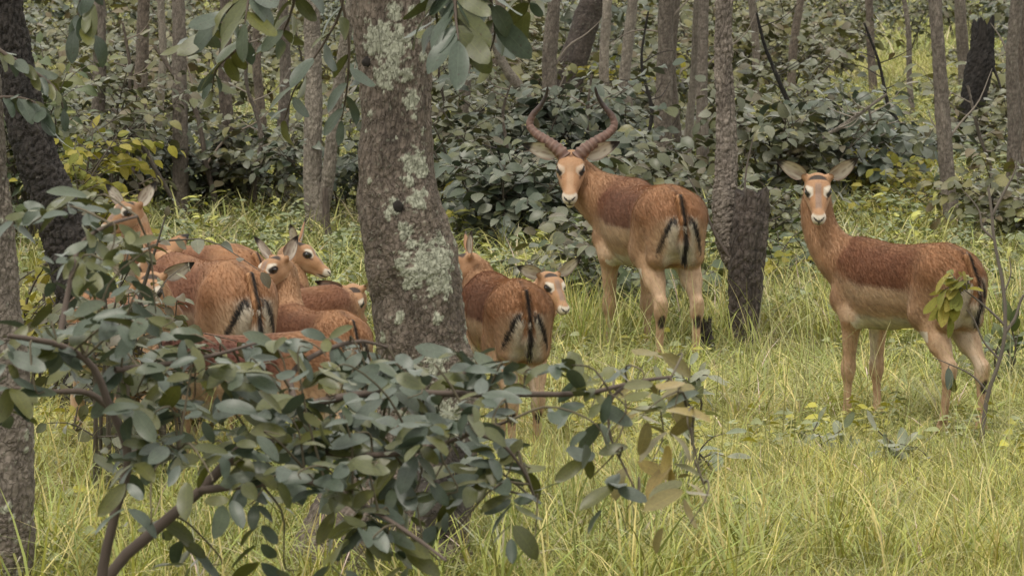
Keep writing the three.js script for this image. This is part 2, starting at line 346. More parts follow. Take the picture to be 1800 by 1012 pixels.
  const neckColor = (x, y, z, t, top) => {
    const g = noise(x * 9, y * 9, z * 9), f = noise(x * 80, y * 22, z * 80 + 9);
    let c = mixc(F.tan, F.orange, 0.25 + 0.25 * top);
    c = mixc(c, F.light, 0.45 * sstep(-0.2, -0.9, top));
    c = mixc(c, sd2, 0.45 * sstep(0.5, 0.0, t) * sstep(-0.2, 0.8, top));
    return mulc(c, 1 + 0.20 * f + 0.10 * g);
  };
  const headColor = (x, y, z) => {
    const az = Math.abs(z), g = noise(x * 25, y * 25, z * 25 + 40), f = noise(x * 70, y * 150, z * 150);
    let c = mixc(F.orange, F.tan, 0.45 + 0.3 * g);
    c = mixc(c, F.light, 0.7 * sstep(-0.030, -0.065, y + x * 0.12));                                     // cheeks and jaw
    c = mixc(c, F.orange, 0.5 * sstep(0.022, 0.010, Math.abs(az - 0.028)) * sstep(0.08, 0.12, x) * sstep(0.185, 0.16, x));
    if (!ram) c = mixc(c, F.gray, 0.75 * sstep(0.017, 0.011, az) * sstep(0.055, 0.085, x) * sstep(0.182, 0.170, x) * (y > -0.045 ? 1 : 0));   // bridge of the nose
    else c = mixc(c, F.light, 0.25 * sstep(0.02, 0.01, az) * sstep(0.07, 0.1, x));
    // pale brow line over and before the eye
    const ex = x - 0.078, ey = y - 0.010;
    const ring = Math.hypot(ex * 0.9, ey);
    c = mixc(c, F.white, (ram ? 0.5 : 0.9) * sstep(ram ? 0.030 : 0.033, ram ? 0.025 : 0.027, ring) * sstep(0.012, 0.018, ring) * sstep(0.020, 0.026, az) * sstep(-0.004, 0.012, ey + ex * 0.75));
    c = mixc(c, F.black, 0.97 * sstep(0.0215, 0.0180, Math.hypot(ex * 0.80 - 0.002, ey + 0.001)) * (az > 0.034 ? 1 : 0));
    c = mixc(c, F.dark, 0.75 * sstep(0.009, 0.004, Math.hypot((ex - 0.030) * 0.6, ey + 0.016)) * (az > 0.02 ? 1 : 0));
    // crown
    if (!ram) c = mixc(c, F.black, 0.92 * sstep(0.030, 0.020, Math.hypot((x - 0.018) * 1.1, az * 0.62)) * (y > 0.02 ? 1 : 0));
    else c = mixc(c, F.dark, 0.8 * sstep(0.016, 0.008, Math.hypot(x - 0.03, az)) * (y > 0.02 ? 1 : 0));
    // muzzle
    c = mixc(c, F.white, 0.9 * sstep(0.186, 0.200, x + 0.05 * (-y - 0.05)) * sstep(-0.024, -0.032, y));
    c = mixc(c, F.white, 0.85 * sstep(0.145, 0.17, x) * sstep(-0.072, -0.080, y));
    const nx = sstep(0.202, 0.208, x);
    const nost = Math.hypot((az - 0.0135) / 0.0105, (y + 0.0445 - (az - 0.0135) * 0.55) / 0.0048);
    c = mixc(c, F.black, nx * sstep(1.25, 0.85, nost));
    c = mixc(c, F.black, nx * 0.9 * sstep(0.0042, 0.0022, az) * sstep(-0.068, -0.064, y) * sstep(-0.042, -0.046, y));
    const my = ram ? -0.0755 : -0.0705;
    c = mixc(c, F.black, 0.96 * sstep(0.150, 0.185, x) * sstep(ram ? 0.0095 : 0.0058, ram ? 0.007 : 0.003, Math.abs(y - my + az * 0.10)) * (az < 0.024 ? 1 : 0));
    return mulc(c, 1 + 0.09 * f + 0.06 * g);
  };
  const pos = [], col = [], idx = [], kinds = [];
  const add = (g, fn) => { const b = pos.length / 3; for (let i = 0; i < g.pos.length; i += 3) { const r = fn(g.pos[i], g.pos[i + 1], g.pos[i + 2]); pos.push(...r.p); col.push(...r.c); kinds.push(r.k); } for (const i of g.idx) idx.push(i + b); };
  add(body, (x, y, z) => {
    let best = 9, tag = 'trunk'; for (const p of prims) { const d = p.f(x, y, z); if (d < best) { best = d; tag = p.tag; } }
    let c = bodyColor(x, y, z, false);
    // blend to the neck's own colouring along its curve
    if (x > 0.12) {
      let bt = 0, bd = 9, bp = null; for (let i = 0; i <= 14; i++) { const q = neck.getPoint(i / 14), d = Math.hypot(q.x - x, q.y - y, q.z - z); if (d < bd) { bd = d; bt = i / 14; bp = q; } }
      const tan = neck.getTangent(bt), side = V3(0, 1, 0).addScaledVector(tan, -tan.y).normalize(), top = clamp(((x - bp.x) * side.x + (y - bp.y) * side.y + (z - bp.z) * side.z) / (bd + 1e-6), -1, 1);
      const w = tag === 'neck' ? sstep(0.04, 0.30, bt) : sstep(0.18, 0.34, bt) * (tag === 'leg' ? 0 : 1);
      c = mixc(c, neckColor(x, y, z, bt, top), w);
    }
    return { p: [x, y, z], c, k: tag };
  });
  add(tail, (x, y, z) => ({ p: [x, y, z], c: bodyColor(x, y, z, true), k: 'tail' }));
  add(head, (x, y, z) => { let c = headColor(x, y, z); if (x < -0.03) c = mixc(c, neckColor(x, y, z, 0.9, clamp((y + 0.04) / 0.05, -1, 1)), sstep(-0.03, -0.07, x)); const q = inHead([x, y, z]); return { p: q.toArray(), c, k: 'head' }; });
  for (let i = 0; i < pos.length; i++) pos[i] *= s;
  const g = new THREE.BufferGeometry();
  g.setAttribute('position', new THREE.Float32BufferAttribute(pos, 3)); g.setAttribute('color', new THREE.Float32BufferAttribute(col, 3));
  g.setIndex(idx); g.computeVertexNormals();
  const bodyMesh = part('body', g, furMaterial, root);
  // short hairs lying along the coat
  if (o.hairs) {
    const nm = g.attributes.normal.array, area = []; let tot = 0;
    for (let i = 0; i < idx.length; i += 3) {
      const a = idx[i] * 3, b = idx[i + 1] * 3, c = idx[i + 2] * 3;
      const ux = pos[b] - pos[a], uy = pos[b + 1] - pos[a + 1], uz = pos[b + 2] - pos[a + 2], wx = pos[c] - pos[a], wy = pos[c + 1] - pos[a + 1], wz = pos[c + 2] - pos[a + 2];
      tot += 0.5 * Math.hypot(uy * wz - uz * wy, uz * wx - ux * wz, ux * wy - uy * wx); area.push(tot);
    }
    const B = new Build(), hd = V3(), nn = V3(), sdv = V3(), pp = V3();
    let cur = 0;
    for (let q = 0; q < o.hairs; q++) {
      const want = (q + R()) / o.hairs * tot; while (cur < area.length - 1 && area[cur] < want) cur++;
      let u = R(), v = R(); if (u + v > 1) { u = 1 - u; v = 1 - v; } const w = 1 - u - v, ia = idx[cur * 3], ib = idx[cur * 3 + 1], ic = idx[cur * 3 + 2], kind = kinds[ia];
      const mixv = (A, c) => A[ia * 3 + c] * w + A[ib * 3 + c] * u + A[ic * 3 + c] * v;
      pp.set(mixv(pos, 0), mixv(pos, 1), mixv(pos, 2)); nn.set(mixv(nm, 0), mixv(nm, 1), mixv(nm, 2)).normalize();
      const c = [mixv(col, 0), mixv(col, 1), mixv(col, 2)];
      if (kind === 'head') hd.copy(X).multiplyScalar(-1).addScaledVector(upH, -0.1); else if (kind === 'leg' || kind === 'tail') hd.set(-0.15, -1, 0); else if (kind === 'neck') hd.set(-0.45, -0.9, 0); else hd.set(-0.8, -0.62, 0);
      hd.x += (R() - 0.5) * 0.6; hd.y += (R() - 0.5) * 0.6; hd.z += (R() - 0.5) * 0.6;
      hd.addScaledVector(nn, -hd.dot(nn)).normalize();
      const len = s * (kind === 'head' ? 0.006 : kind === 'tail' ? 0.030 : kind === 'leg' ? 0.010 : 0.021) * (0.6 + 0.8 * R()), wd = 0.0011 + 0.0009 * R(), lift = kind === 'tail' ? 0.45 : 0.09 + 0.19 * R();
      sdv.crossVectors(nn, hd).multiplyScalar(wd);
      const k = (0.72 + 0.5 * R()) * (1 + 0.35 * noise(pp.x * 40, pp.y * 120, pp.z * 120)), cc = mulc(c, k), ct = mixc(cc, mulc(c, 1.15), 0.5);
      const a = B.vert(pp.x - sdv.x - nn.x * 0.001, pp.y - sdv.y - nn.y * 0.001, pp.z - sdv.z - nn.z * 0.001, cc), b = B.vert(pp.x + sdv.x - nn.x * 0.001, pp.y + sdv.y - nn.y * 0.001, pp.z + sdv.z - nn.z * 0.001, cc);
      const e = B.vert(pp.x + (hd.x + nn.x * lift) * len, pp.y + (hd.y + nn.y * lift) * len, pp.z + (hd.z + nn.z * lift) * len, ct);
      B.n.push(nn.x, nn.y, nn.z, nn.x, nn.y, nn.z, nn.x, nn.y, nn.z); B.tri(b, a, e);
    }
    const hg = B.geometry(true, true); hg.setAttribute('normal', new THREE.Float32BufferAttribute(B.n, 3));
    part('coat_hair', hg, hairMaterial, root, true);
  }
  const headGroup = (mesh, p, m) => { mesh.matrixAutoUpdate = true; const w = new THREE.Matrix4().makeScale(s, s, s).multiply(M).multiply(m); w.decompose(mesh.position, mesh.quaternion, mesh.scale); root.add(mesh); };
  for (const z of [-1, 1]) {
    const e = part('eye', EYE, eyeMaterial, root); headGroup(e, null, new THREE.Matrix4().makeTranslation(0.0775, 0.009, z * 0.0435));
    const ea = (o.ears ?? [[-0.20, 0.62, 1.0], [-0.20, 0.62, 1.0]])[z < 0 ? 0 : 1];               // axis of the ear: back, up, out
    const ax = V3(ea[0], ea[1], z * ea[2]).normalize(), face = V3(...(ea[3] ?? [1, 0.1, 0.15])); face.z *= z; face.addScaledVector(ax, -face.dot(ax)).normalize();
    const ay = V3().crossVectors(face, ax), m = new THREE.Matrix4().makeBasis(ax, ay, face); m.setPosition(-0.010, 0.030, z * 0.046);
    const ear = part('ear', EARS[(o.seed ?? 0) % 3], furMaterial, root); headGroup(ear, null, m);
  }
  if (ram) for (const z of [-1, 1]) {
    const pts = [[0.016, 0.036, 0.026], [0.004, 0.058, 0.046], [-0.034, 0.084, 0.100], [-0.074, 0.102, 0.152], [-0.104, 0.122, 0.176], [-0.124, 0.155, 0.166], [-0.134, 0.200, 0.130], [-0.132, 0.250, 0.106], [-0.122, 0.295, 0.098]].map(p => V3(p[0], p[1], z * p[2]));
    headGroup(part('horn', hornShape(pts), hornMaterial, root), null, new THREE.Matrix4());
  }
  for (const [fx, fz] of feet) { const m = part('hoof', HOOF, hoofMaterial, root); m.position.set(fx * s, -0.004, fz * s); m.scale.setScalar(s); }
  return root;
}
// ---------------------------------------------------------------- textures of bark and leaves
function dataTexture(w, h, fn, srgb) {
  const d = new Uint8Array(w * h * 4);
  for (let j = 0; j < h; j++) for (let i = 0; i < w; i++) { const c = fn(i / w, j / h); const k = (j * w + i) * 4; for (let q = 0; q < 3; q++) d[k + q] = clamp(Math.round((c[q] ?? c[0]) * 255), 0, 255); d[k + 3] = 255; }
  const t = new THREE.DataTexture(d, w, h); t.wrapS = t.wrapT = THREE.RepeatWrapping; t.magFilter = THREE.LinearFilter; t.minFilter = THREE.LinearMipmapLinearFilter; t.generateMipmaps = true;
  if (srgb) t.colorSpace = THREE.SRGBColorSpace; t.needsUpdate = true; return t;
}
// noise that tiles over the unit square
const tileNoise = (u, v, fx, fy, s) => { const a = u * 2 * Math.PI, b = v * 2 * Math.PI, ra = fx / 6.28, rb = fy / 6.28; return 0.5 * (noise(Math.cos(a) * ra + s, Math.sin(a) * ra, Math.cos(b) * rb + s) + noise(Math.sin(a) * ra + 7, Math.cos(b) * rb - s, Math.sin(b) * rb + 3)); };
const barkTone = (u, v) => { const n = tileNoise(u, v, 26, 14, 3), m = tileNoise(u, v, 90, 40, 9), c = cells(u * 22 + n * 1.4, v * 9 + m * 0.5, 22, 4); return clamp(0.50 + 0.35 * sstep(0.02, 0.25, c[0]) + 0.30 * n + 0.30 * m + 0.14 * (c[2] - 0.5), 0, 1); };
const barkBump = dataTexture(512, 512, (u, v) => [barkTone(u, v)]);
const barkMap = dataTexture(512, 512, (u, v) => { const t = barkTone(u, v); return [0.55 + 0.45 * t, 0.54 + 0.46 * t, 0.52 + 0.48 * t]; }, true);
const barkMaterial = new THREE.MeshStandardMaterial({ vertexColors: true, map: barkMap, bumpMap: barkBump, bumpScale: 0.006, roughness: 0.93 });
const twigMaterial = new THREE.MeshStandardMaterial({ vertexColors: true, roughness: 0.85 });
// a leaf blade: veins and small blemishes; u across, v along
const leafMap = dataTexture(128, 256, (u, v) => {
  const x = Math.abs(u - 0.5) * 2, vein = sstep(0.06, 0.0, x), side = Math.pow(0.5 + 0.5 * Math.cos((v * 9 - x * 1.6) * 2 * Math.PI), 10) * 0.55;
  const b = 0.86 + 0.10 * noise(u * 7, v * 12, 1) + 0.08 * noise(u * 28, v * 50, 4), s = sstep(0.46, 0.58, noise(u * 9 + 4, v * 16, 8)) * 0.35;
  return [clamp(b + vein * 0.20 + side * 0.07 - s * 0.2, 0, 1), clamp(b + vein * 0.16 + side * 0.06 - s * 0.55, 0, 1), clamp(b + vein * 0.16 + side * 0.05 - s * 0.5, 0, 1)];
}, true);
const leafMaterial = (c, opt = {}) => new THREE.MeshPhysicalMaterial({ color: new THREE.Color(...c), map: opt.plain ? null : leafMap, vertexColors: !!opt.vc, roughness: opt.rough ?? 0.62, transmission: opt.through ?? 0.28, thickness: 0, side: THREE.DoubleSide, specularIntensity: opt.spec ?? 1 });

// leaf along +y from its stalk, upper face +z; unit length
function leafShape(width, segs, fold, droop, tip, cols = 2, wave = 0, pw = 0.62) {
  const B = new Build(), rows = [];
  for (let i = 0; i <= segs; i++) {
    const t = i / segs, w = 0.5 * width * Math.pow(Math.sin(Math.PI * Math.pow(clamp(t, 0.004, 0.996), tip)), pw), r = [];
    const y = Math.sin(t * droop) / droop, z = -(1 - Math.cos(t * droop)) / droop;
    for (let j = 0; j <= cols; j++) { const v = j / cols * 2 - 1; r.push(B.vert(v * w, y, z + Math.abs(v) * w * fold + wave * Math.sin(t * 9 + v * 2) * Math.abs(v), [1, 1, 1], 0.5 + v * 0.5, t)); }
    rows.push(r);
  }
  for (let i = 0; i < segs; i++) for (let j = 0; j < cols; j++) B.quad(rows[i][j], rows[i][j + 1], rows[i + 1][j + 1], rows[i + 1][j]);
  return B.geometry(false);
}
const OVAL = [leafShape(0.42, 8, 0.22, 0.35, 1.02, 2, 0.012, 0.50), leafShape(0.46, 8, 0.10, 0.75, 0.96, 2, 0.016, 0.48), leafShape(0.38, 8, 0.32, 0.15, 1.05, 2, 0.010, 0.50), leafShape(0.44, 8, 0.05, -0.4, 1.0, 2, 0.02, 0.46)];
const BROAD = [leafShape(0.66, 4, 0.18, 0.5, 0.80), leafShape(0.58, 4, 0.30, 0.8, 0.85), leafShape(0.74, 4, 0.08, 0.4, 0.78)];
const SPARE = [leafShape(0.66, 2, 0.18, 0.5, 0.80), leafShape(0.60, 3, 0.30, 0.8, 0.85), leafShape(0.74, 2, 0.08, 0.4, 0.78)];
const NARROW = [leafShape(0.34, 4, 0.25, 0.5, 0.85), leafShape(0.40, 4, 0.15, 0.9, 0.9)];
// a swept, tapering tube in a Build
function tube(B, pts, r0, r1, sides, color, seed = 0) {
  const rows = [], n = pts.length; let N = null;
  for (let i = 0; i < n; i++) {
    const T = pts[Math.min(i + 1, n - 1)].clone().sub(pts[Math.max(i - 1, 0)]).normalize();
    if (!N) N = V3(Math.abs(T.x) < 0.8 ? 1 : 0, 0, Math.abs(T.x) < 0.8 ? 0 : 1);
    N.addScaledVector(T, -N.dot(T)).normalize(); const Bn = V3().crossVectors(T, N), r = lerp(r0, r1, i / (n - 1)), row = [];
    for (let k = 0; k < sides; k++) { const a = k / sides * 2 * Math.PI, rr = r * (1 + 0.16 * noise(i * 0.9 + seed, k * 1.7, seed)), c = mulc(color, 0.82 + 0.36 * hash2(i, k, seed + 5)); row.push(B.vert(pts[i].x + (N.x * Math.cos(a) + Bn.x * Math.sin(a)) * rr, pts[i].y + (N.y * Math.cos(a) + Bn.y * Math.sin(a)) * rr, pts[i].z + (N.z * Math.cos(a) + Bn.z * Math.sin(a)) * rr, c, k / sides, i * 0.1)); }
    rows.push(row);
  }
  for (let i = 0; i < n - 1; i++) for (let k = 0; k < sides; k++) B.quad(rows[i][k], rows[i][(k + 1) % sides], rows[i + 1][(k + 1) % sides], rows[i + 1][k]);
  const e = B.vert(pts[n - 1].x, pts[n - 1].y, pts[n - 1].z, color); for (let k = 0; k < sides; k++) B.tri(rows[n - 1][k], rows[n - 1][(k + 1) % sides], e);
}
const smooth = (pts, n) => new THREE.CatmullRomCurve3(pts, false, 'centripetal').getPoints(n);
// leaf orientation from stalk direction and the way its upper face points
const _m = new THREE.Matrix4();
function leafMatrix(p, dir, up, size) {
  const y = dir.clone().normalize(), z = up.clone().addScaledVector(y, -up.dot(y)).normalize(), x = V3().crossVectors(y, z);
  return new THREE.Matrix4().makeBasis(x, y, z).scale(V3(size, size, size)).setPosition(p);
}
// alternate leaves along the outer part of a twig
function leavesOn(list, pts, R, o) {
  const curve = new THREE.CatmullRomCurve3(pts), n = o.n, from = o.from ?? 0.25;
  for (let i = 0; i <= n; i++) {
    const t = from + (1 - from) * i / n, p = curve.getPointAt(clamp(t, 0, 1)), T = curve.getTangentAt(clamp(t, 0, 1));
    const side = V3().crossVectors(T, V3(0, 1, 0)); if (side.lengthSq() < 0.02) side.set(R() - 0.5, 0, R() - 0.5); side.normalize();
    const s = (i % 2 ? 1 : -1) * (i === n ? 0.1 : 1), both = o.pairs && i < n ? [1, -1] : [s];
    for (const q of both) {
      const d = T.clone().multiplyScalar(0.55 + 0.3 * R()).addScaledVector(side, q * (0.85 + 0.3 * R())); d.y += (R() - 0.5) * 0.9 - (o.droop ?? 0.25); d.normalize();
      const tl = o.tilt ?? 1.9, up = V3((R() - 0.5) * tl, 0.85 + 0.4 * R(), (R() - 0.5) * tl + (o.face ?? 0.35));
      const size = o.size * (0.6 + 0.65 * R());
      list.push({ tag: o.tag, m: leafMatrix(p.clone().addScaledVector(d, 0.004), d, up, size), p, size, k: R() });
    }
  }
}
// the biggest leaves become leaves of their own, the rest one joined part
function plantLeaves(root, list, shapes, mats, vcMat, tones, own, name = 'leaf', rest = 'small_leaves') {
  const inv = root.position; list.forEach((l, i) => { l.i = i; const d = -l.p.z; l.big = l.size / d; });
  const order = [...list].sort((a, b) => b.big - a.big);
  order.slice(0, own).forEach((l) => {
    const m = part(name, shapes[l.i % shapes.length], mats[Math.floor(l.k * mats.length) % mats.length], l.tag?.mesh ?? root);
    l.m.decompose(m.position, m.quaternion, m.scale); m.position.sub(inv);
  });
  const others = order.slice(own); if (!others.length) return;
  const B = new Build(), v = V3(), N = [], nm = new THREE.Matrix3();
  for (const l of others) {
    const g = shapes[l.i % shapes.length], P = g.attributes.position, U = g.attributes.uv, Q = g.attributes.normal, b = B.count; nm.getNormalMatrix(l.m);
    const c = tones[Math.floor(l.k * tones.length) % tones.length];
    for (let i = 0; i < P.count; i++) { v.fromBufferAttribute(P, i).applyMatrix4(l.m).sub(inv); B.vert(v.x, v.y, v.z, c, U.getX(i), U.getY(i)); v.fromBufferAttribute(Q, i).applyMatrix3(nm).normalize(); N.push(v.x, v.y, v.z); }
    for (const i of g.index.array) B.i.push(i + b);
  }
  const g = B.geometry(true, true); g.setAttribute('normal', new THREE.Float32BufferAttribute(N, 3));
  part(rest, g, vcMat, root, true);
}
const toneSet = (tones, o) => ({ tones, mats: tones.map(c => leafMaterial(c, o)), vc: leafMaterial([1, 1, 1], { ...o, vc: true }) });
const LEAF = {
  front: toneSet([[0.118, 0.158, 0.108], [0.138, 0.178, 0.126], [0.104, 0.144, 0.098], [0.150, 0.168, 0.052], [0.142, 0.178, 0.140], [0.155, 0.162, 0.036], [0.122, 0.158, 0.090], [0.168, 0.176, 0.030], [0.128, 0.142, 0.036], [0.110, 0.150, 0.104]], { rough: 0.42, through: 0.34 }),
  sick: toneSet([[0.38, 0.29, 0.070], [0.30, 0.25, 0.080], [0.42, 0.31, 0.095], [0.24, 0.24, 0.100], [0.34, 0.30, 0.17]], { rough: 0.6, through: 0.35 }),
  bush: toneSet([[0.145, 0.160, 0.080], [0.118, 0.140, 0.074], [0.200, 0.212, 0.092], [0.280, 0.290, 0.195], [0.170, 0.172, 0.066], [0.250, 0.235, 0.080], [0.135, 0.150, 0.086], [0.175, 0.150, 0.085]], { rough: 0.42, through: 0.34 }),
  bluish: toneSet([[0.104, 0.138, 0.088], [0.128, 0.158, 0.106], [0.092, 0.124, 0.080], [0.160, 0.185, 0.125], [0.245, 0.265, 0.190], [0.150, 0.165, 0.066]], { rough: 0.40, through: 0.28 }),
  olive: toneSet([[0.205, 0.205, 0.060], [0.168, 0.176, 0.062], [0.270, 0.250, 0.062], [0.178, 0.190, 0.080], [0.310, 0.290, 0.150], [0.135, 0.145, 0.066], [0.215, 0.165, 0.080]], { rough: 0.55, through: 0.36 }),
  yellow: toneSet([[0.42, 0.38, 0.050], [0.34, 0.33, 0.055], [0.50, 0.44, 0.100], [0.28, 0.30, 0.060]], { rough: 0.75, through: 0.42, spec: 0.4 }),
  pale: toneSet([[0.36, 0.40, 0.26], [0.29, 0.34, 0.20], [0.42, 0.44, 0.31]], { rough: 0.45, through: 0.35 }),
  herb: toneSet([[0.120, 0.165, 0.050], [0.150, 0.190, 0.050], [0.100, 0.145, 0.055], [0.190, 0.210, 0.055]], { rough: 0.55, through: 0.38 }),
};
// ---------------------------------------------------------------- trunks
const BARK = { grey: [[0.225, 0.190, 0.160], [0.110, 0.088, 0.073]], brown: [[0.200, 0.160, 0.130], [0.080, 0.061, 0.050]], pale: [[0.300, 0.262, 0.222], [0.180, 0.150, 0.125]], char: [[0.040, 0.033, 0.030], [0.013, 0.012, 0.012]], stump: [[0.105, 0.083, 0.072], [0.040, 0.032, 0.029]] };
/* path: [[Vector3, radius], ...] from the ground up */
function trunkShape(path, o) {
  const n = o.along, m = o.around, c = new THREE.CatmullRomCurve3(path.map(p => p[0]), false, 'centripetal'), B = new Build(), rows = [], L = c.getLength(), R = rng(o.seed);
  const rad = (t) => { const x = t * (path.length - 1), i = Math.min(path.length - 2, Math.floor(x)), f = x - i, e = f * f * (3 - 2 * f); return lerp(path[i][1], path[i + 1][1], 0.5 * e + 0.5 * f); };
  const [light, dark] = BARK[o.bark], meanR = path.reduce((a, p) => a + p[1], 0) / path.length, per = Math.max(5, Math.round(2 * Math.PI * meanR / (o.plate ?? 0.035)));
  const lich = (o.lichens ?? []).map(l => ({ p: l[0], r: l[1] }));
  for (let i = 0; i <= n; i++) {
    const t = i / n, p = c.getPoint(t), T = c.getTangent(t), y = t * L, X = V3(1, 0, 0).addScaledVector(T, -T.x).normalize(), Z = V3().crossVectors(X, T).negate(), r0 = rad(t), row = [];
    for (let k = 0; k <= m; k++) {
      const a = (k % m) / m * Math.PI * 2, ca = Math.cos(a), sa = Math.sin(a), q = [ca * r0, y, sa * r0];
      const wob = noise(q[0] * 14 + o.seed, y * 9, q[2] * 14), wob2 = noise(q[0] * 60, y * 40, q[2] * 60 + o.seed);
      const cl = cells(a / (2 * Math.PI) * per + wob * 0.55, y / (o.plateH ?? 0.07) + wob * 0.7, per, o.seed), crack = sstep(0.26, 0.03, cl[0]);
      const fis = Math.pow(1 - Math.abs(noise(ca * 5.0 + 2, y * 4.5 + o.seed, sa * 5.0)) * 2.0, 3);
      let dr = (o.amp ?? 0.005) * (-0.75 * crack + 0.8 * wob2 + (cl[2] - 0.5) * 0.6) + r0 * 0.06 * wob + r0 * 0.10 * noise(ca * 1.3 + o.seed, y * 2.6, sa * 1.3) - (o.amp ?? 0.005) * 0.8 * Math.max(0, fis);
      let col = mixc(light, dark, clamp(0.34 * crack + 0.34 * Math.max(0, fis) + 0.34 * (wob2 + 0.2) + 0.95 * (fbm(q[0] * 7 + o.seed, y * 3.0, q[2] * 7) + 0.08), 0, 1));
      col = mulc(col, 0.86 + 0.30 * cl[2]);
      if (o.bulge) for (const b of o.bulge) { const w = Math.exp(-((y - b[0]) ** 2) / (b[1] ** 2)) * Math.pow(Math.max(0, Math.cos(a - b[2])), 2); dr += b[3] * w * (1 + 0.35 * noise(ca * 6, y * 22, sa * 6)); }
      const P = V3(p.x + (X.x * ca + Z.x * sa) * (r0 + dr), p.y + (X.y * ca + Z.y * sa) * (r0 + dr), p.z + (X.z * ca + Z.z * sa) * (r0 + dr));
      if (o.charAt) for (const b of o.charAt) { const w = sstep(1, 0.55, Math.hypot((P.x - b[0].x) / b[1], (P.y - b[0].y) / b[2], (P.z - b[0].z) / b[1]) + 0.5 * wob + 0.25 * wob2); col = mixc(col, mulc(BARK.char[0], 0.9), 0.85 * w); }
      if (o.jag && t > 0.9) P.y += o.jag * (0.5 + noise(ca * 2.3, 4, sa * 2.3) + 0.6 * noise(ca * 6, 9, sa * 6)) * sstep(0.9, 1, t);
      let lw = 0, lt = 0;
      for (const l of lich) { const dx = P.x - l.p.x, dy = P.y - l.p.y, dz = P.z - l.p.z, d = Math.sqrt(dx * dx + dy * dy + dz * dz); if (d > l.r * 2) continue; const v = d / l.r * 0.92 + 0.80 * noise(P.x * 48, P.y * 48, P.z * 48) + 0.38 * noise(P.x * 150, P.y * 150, P.z * 150); const w = sstep(1.0, 0.88, v); if (w > lw) { lw = w; lt = v; } }
      const spk = o.specks ? sstep(0.46, 0.54, noise(P.x * 85 + 9, P.y * 70, P.z * 85) + 0.25 * noise(P.x * 12, P.y * 9, P.z * 12)) : 0;
      lw = Math.max(lw, spk * 0.75 * (o.specks ?? 0));
      if (lw > 0) { const k2 = 0.80 + 0.35 * noise(P.x * 120, P.y * 120, P.z * 120) + 0.12 * lt; col = mixc(col, mulc([0.455, 0.465, 0.365], k2), lw * 0.95); P.addScaledVector(X, ca * 0.003 * lw).addScaledVector(Z, sa * 0.003 * lw); }
      row.push(B.vert(P.x, P.y, P.z, col, (k / m) * Math.max(1, Math.round(2 * Math.PI * meanR / 0.42)), y / 0.42));
    }
    rows.push(row);
  }
  for (let i = 0; i < n; i++) for (let k = 0; k < m; k++) B.quad(rows[i][k], rows[i + 1][k], rows[i + 1][k + 1], rows[i][k + 1]);
  { const q = path[path.length - 1], e = B.vert(q[0].x, q[0].y + (o.topRise ?? 0), q[0].z, mulc(dark, 1.4)); for (let k = 0; k < m; k++) B.tri(rows[n][k], e, rows[n][k + 1]); }
  const g = B.geometry();
  const N = g.attributes.normal; for (const row of rows) { const a = row[0], b = row[m], v = V3(N.getX(a) + N.getX(b), N.getY(a) + N.getY(b), N.getZ(a) + N.getZ(b)).normalize(); N.setXYZ(a, v.x, v.y, v.z); N.setXYZ(b, v.x, v.y, v.z); }
  return g;
}
const relative = (pts, o) => pts.map(p => p.clone().sub(o));
function crownShape(R, centre, rx, ry, n, size) {
  const list = [], clumps = [];
  for (let i = 0; i < n / 26; i++) { const u = V3(R() * 2 - 1, R() * 2 - 1, R() * 2 - 1); if (u.length() > 1) u.normalize(); clumps.push(V3(centre.x + u.x * rx, centre.y + u.y * ry, centre.z + u.z * rx)); }
  for (let i = 0; i < n; i++) { const c = clumps[i % clumps.length], p = V3(c.x + (R() + R() - 1) * 0.45, c.y + (R() + R() - 1) * 0.28, c.z + (R() + R() - 1) * 0.45), d = V3(R() - 0.5, -0.2 - 0.3 * R(), R() - 0.5).normalize(); list.push({ m: leafMatrix(p, d, V3(R() - 0.5, 1, R() - 0.5), size * (0.7 + 0.6 * R())), p, size, k: R() }); }
  return list;
}
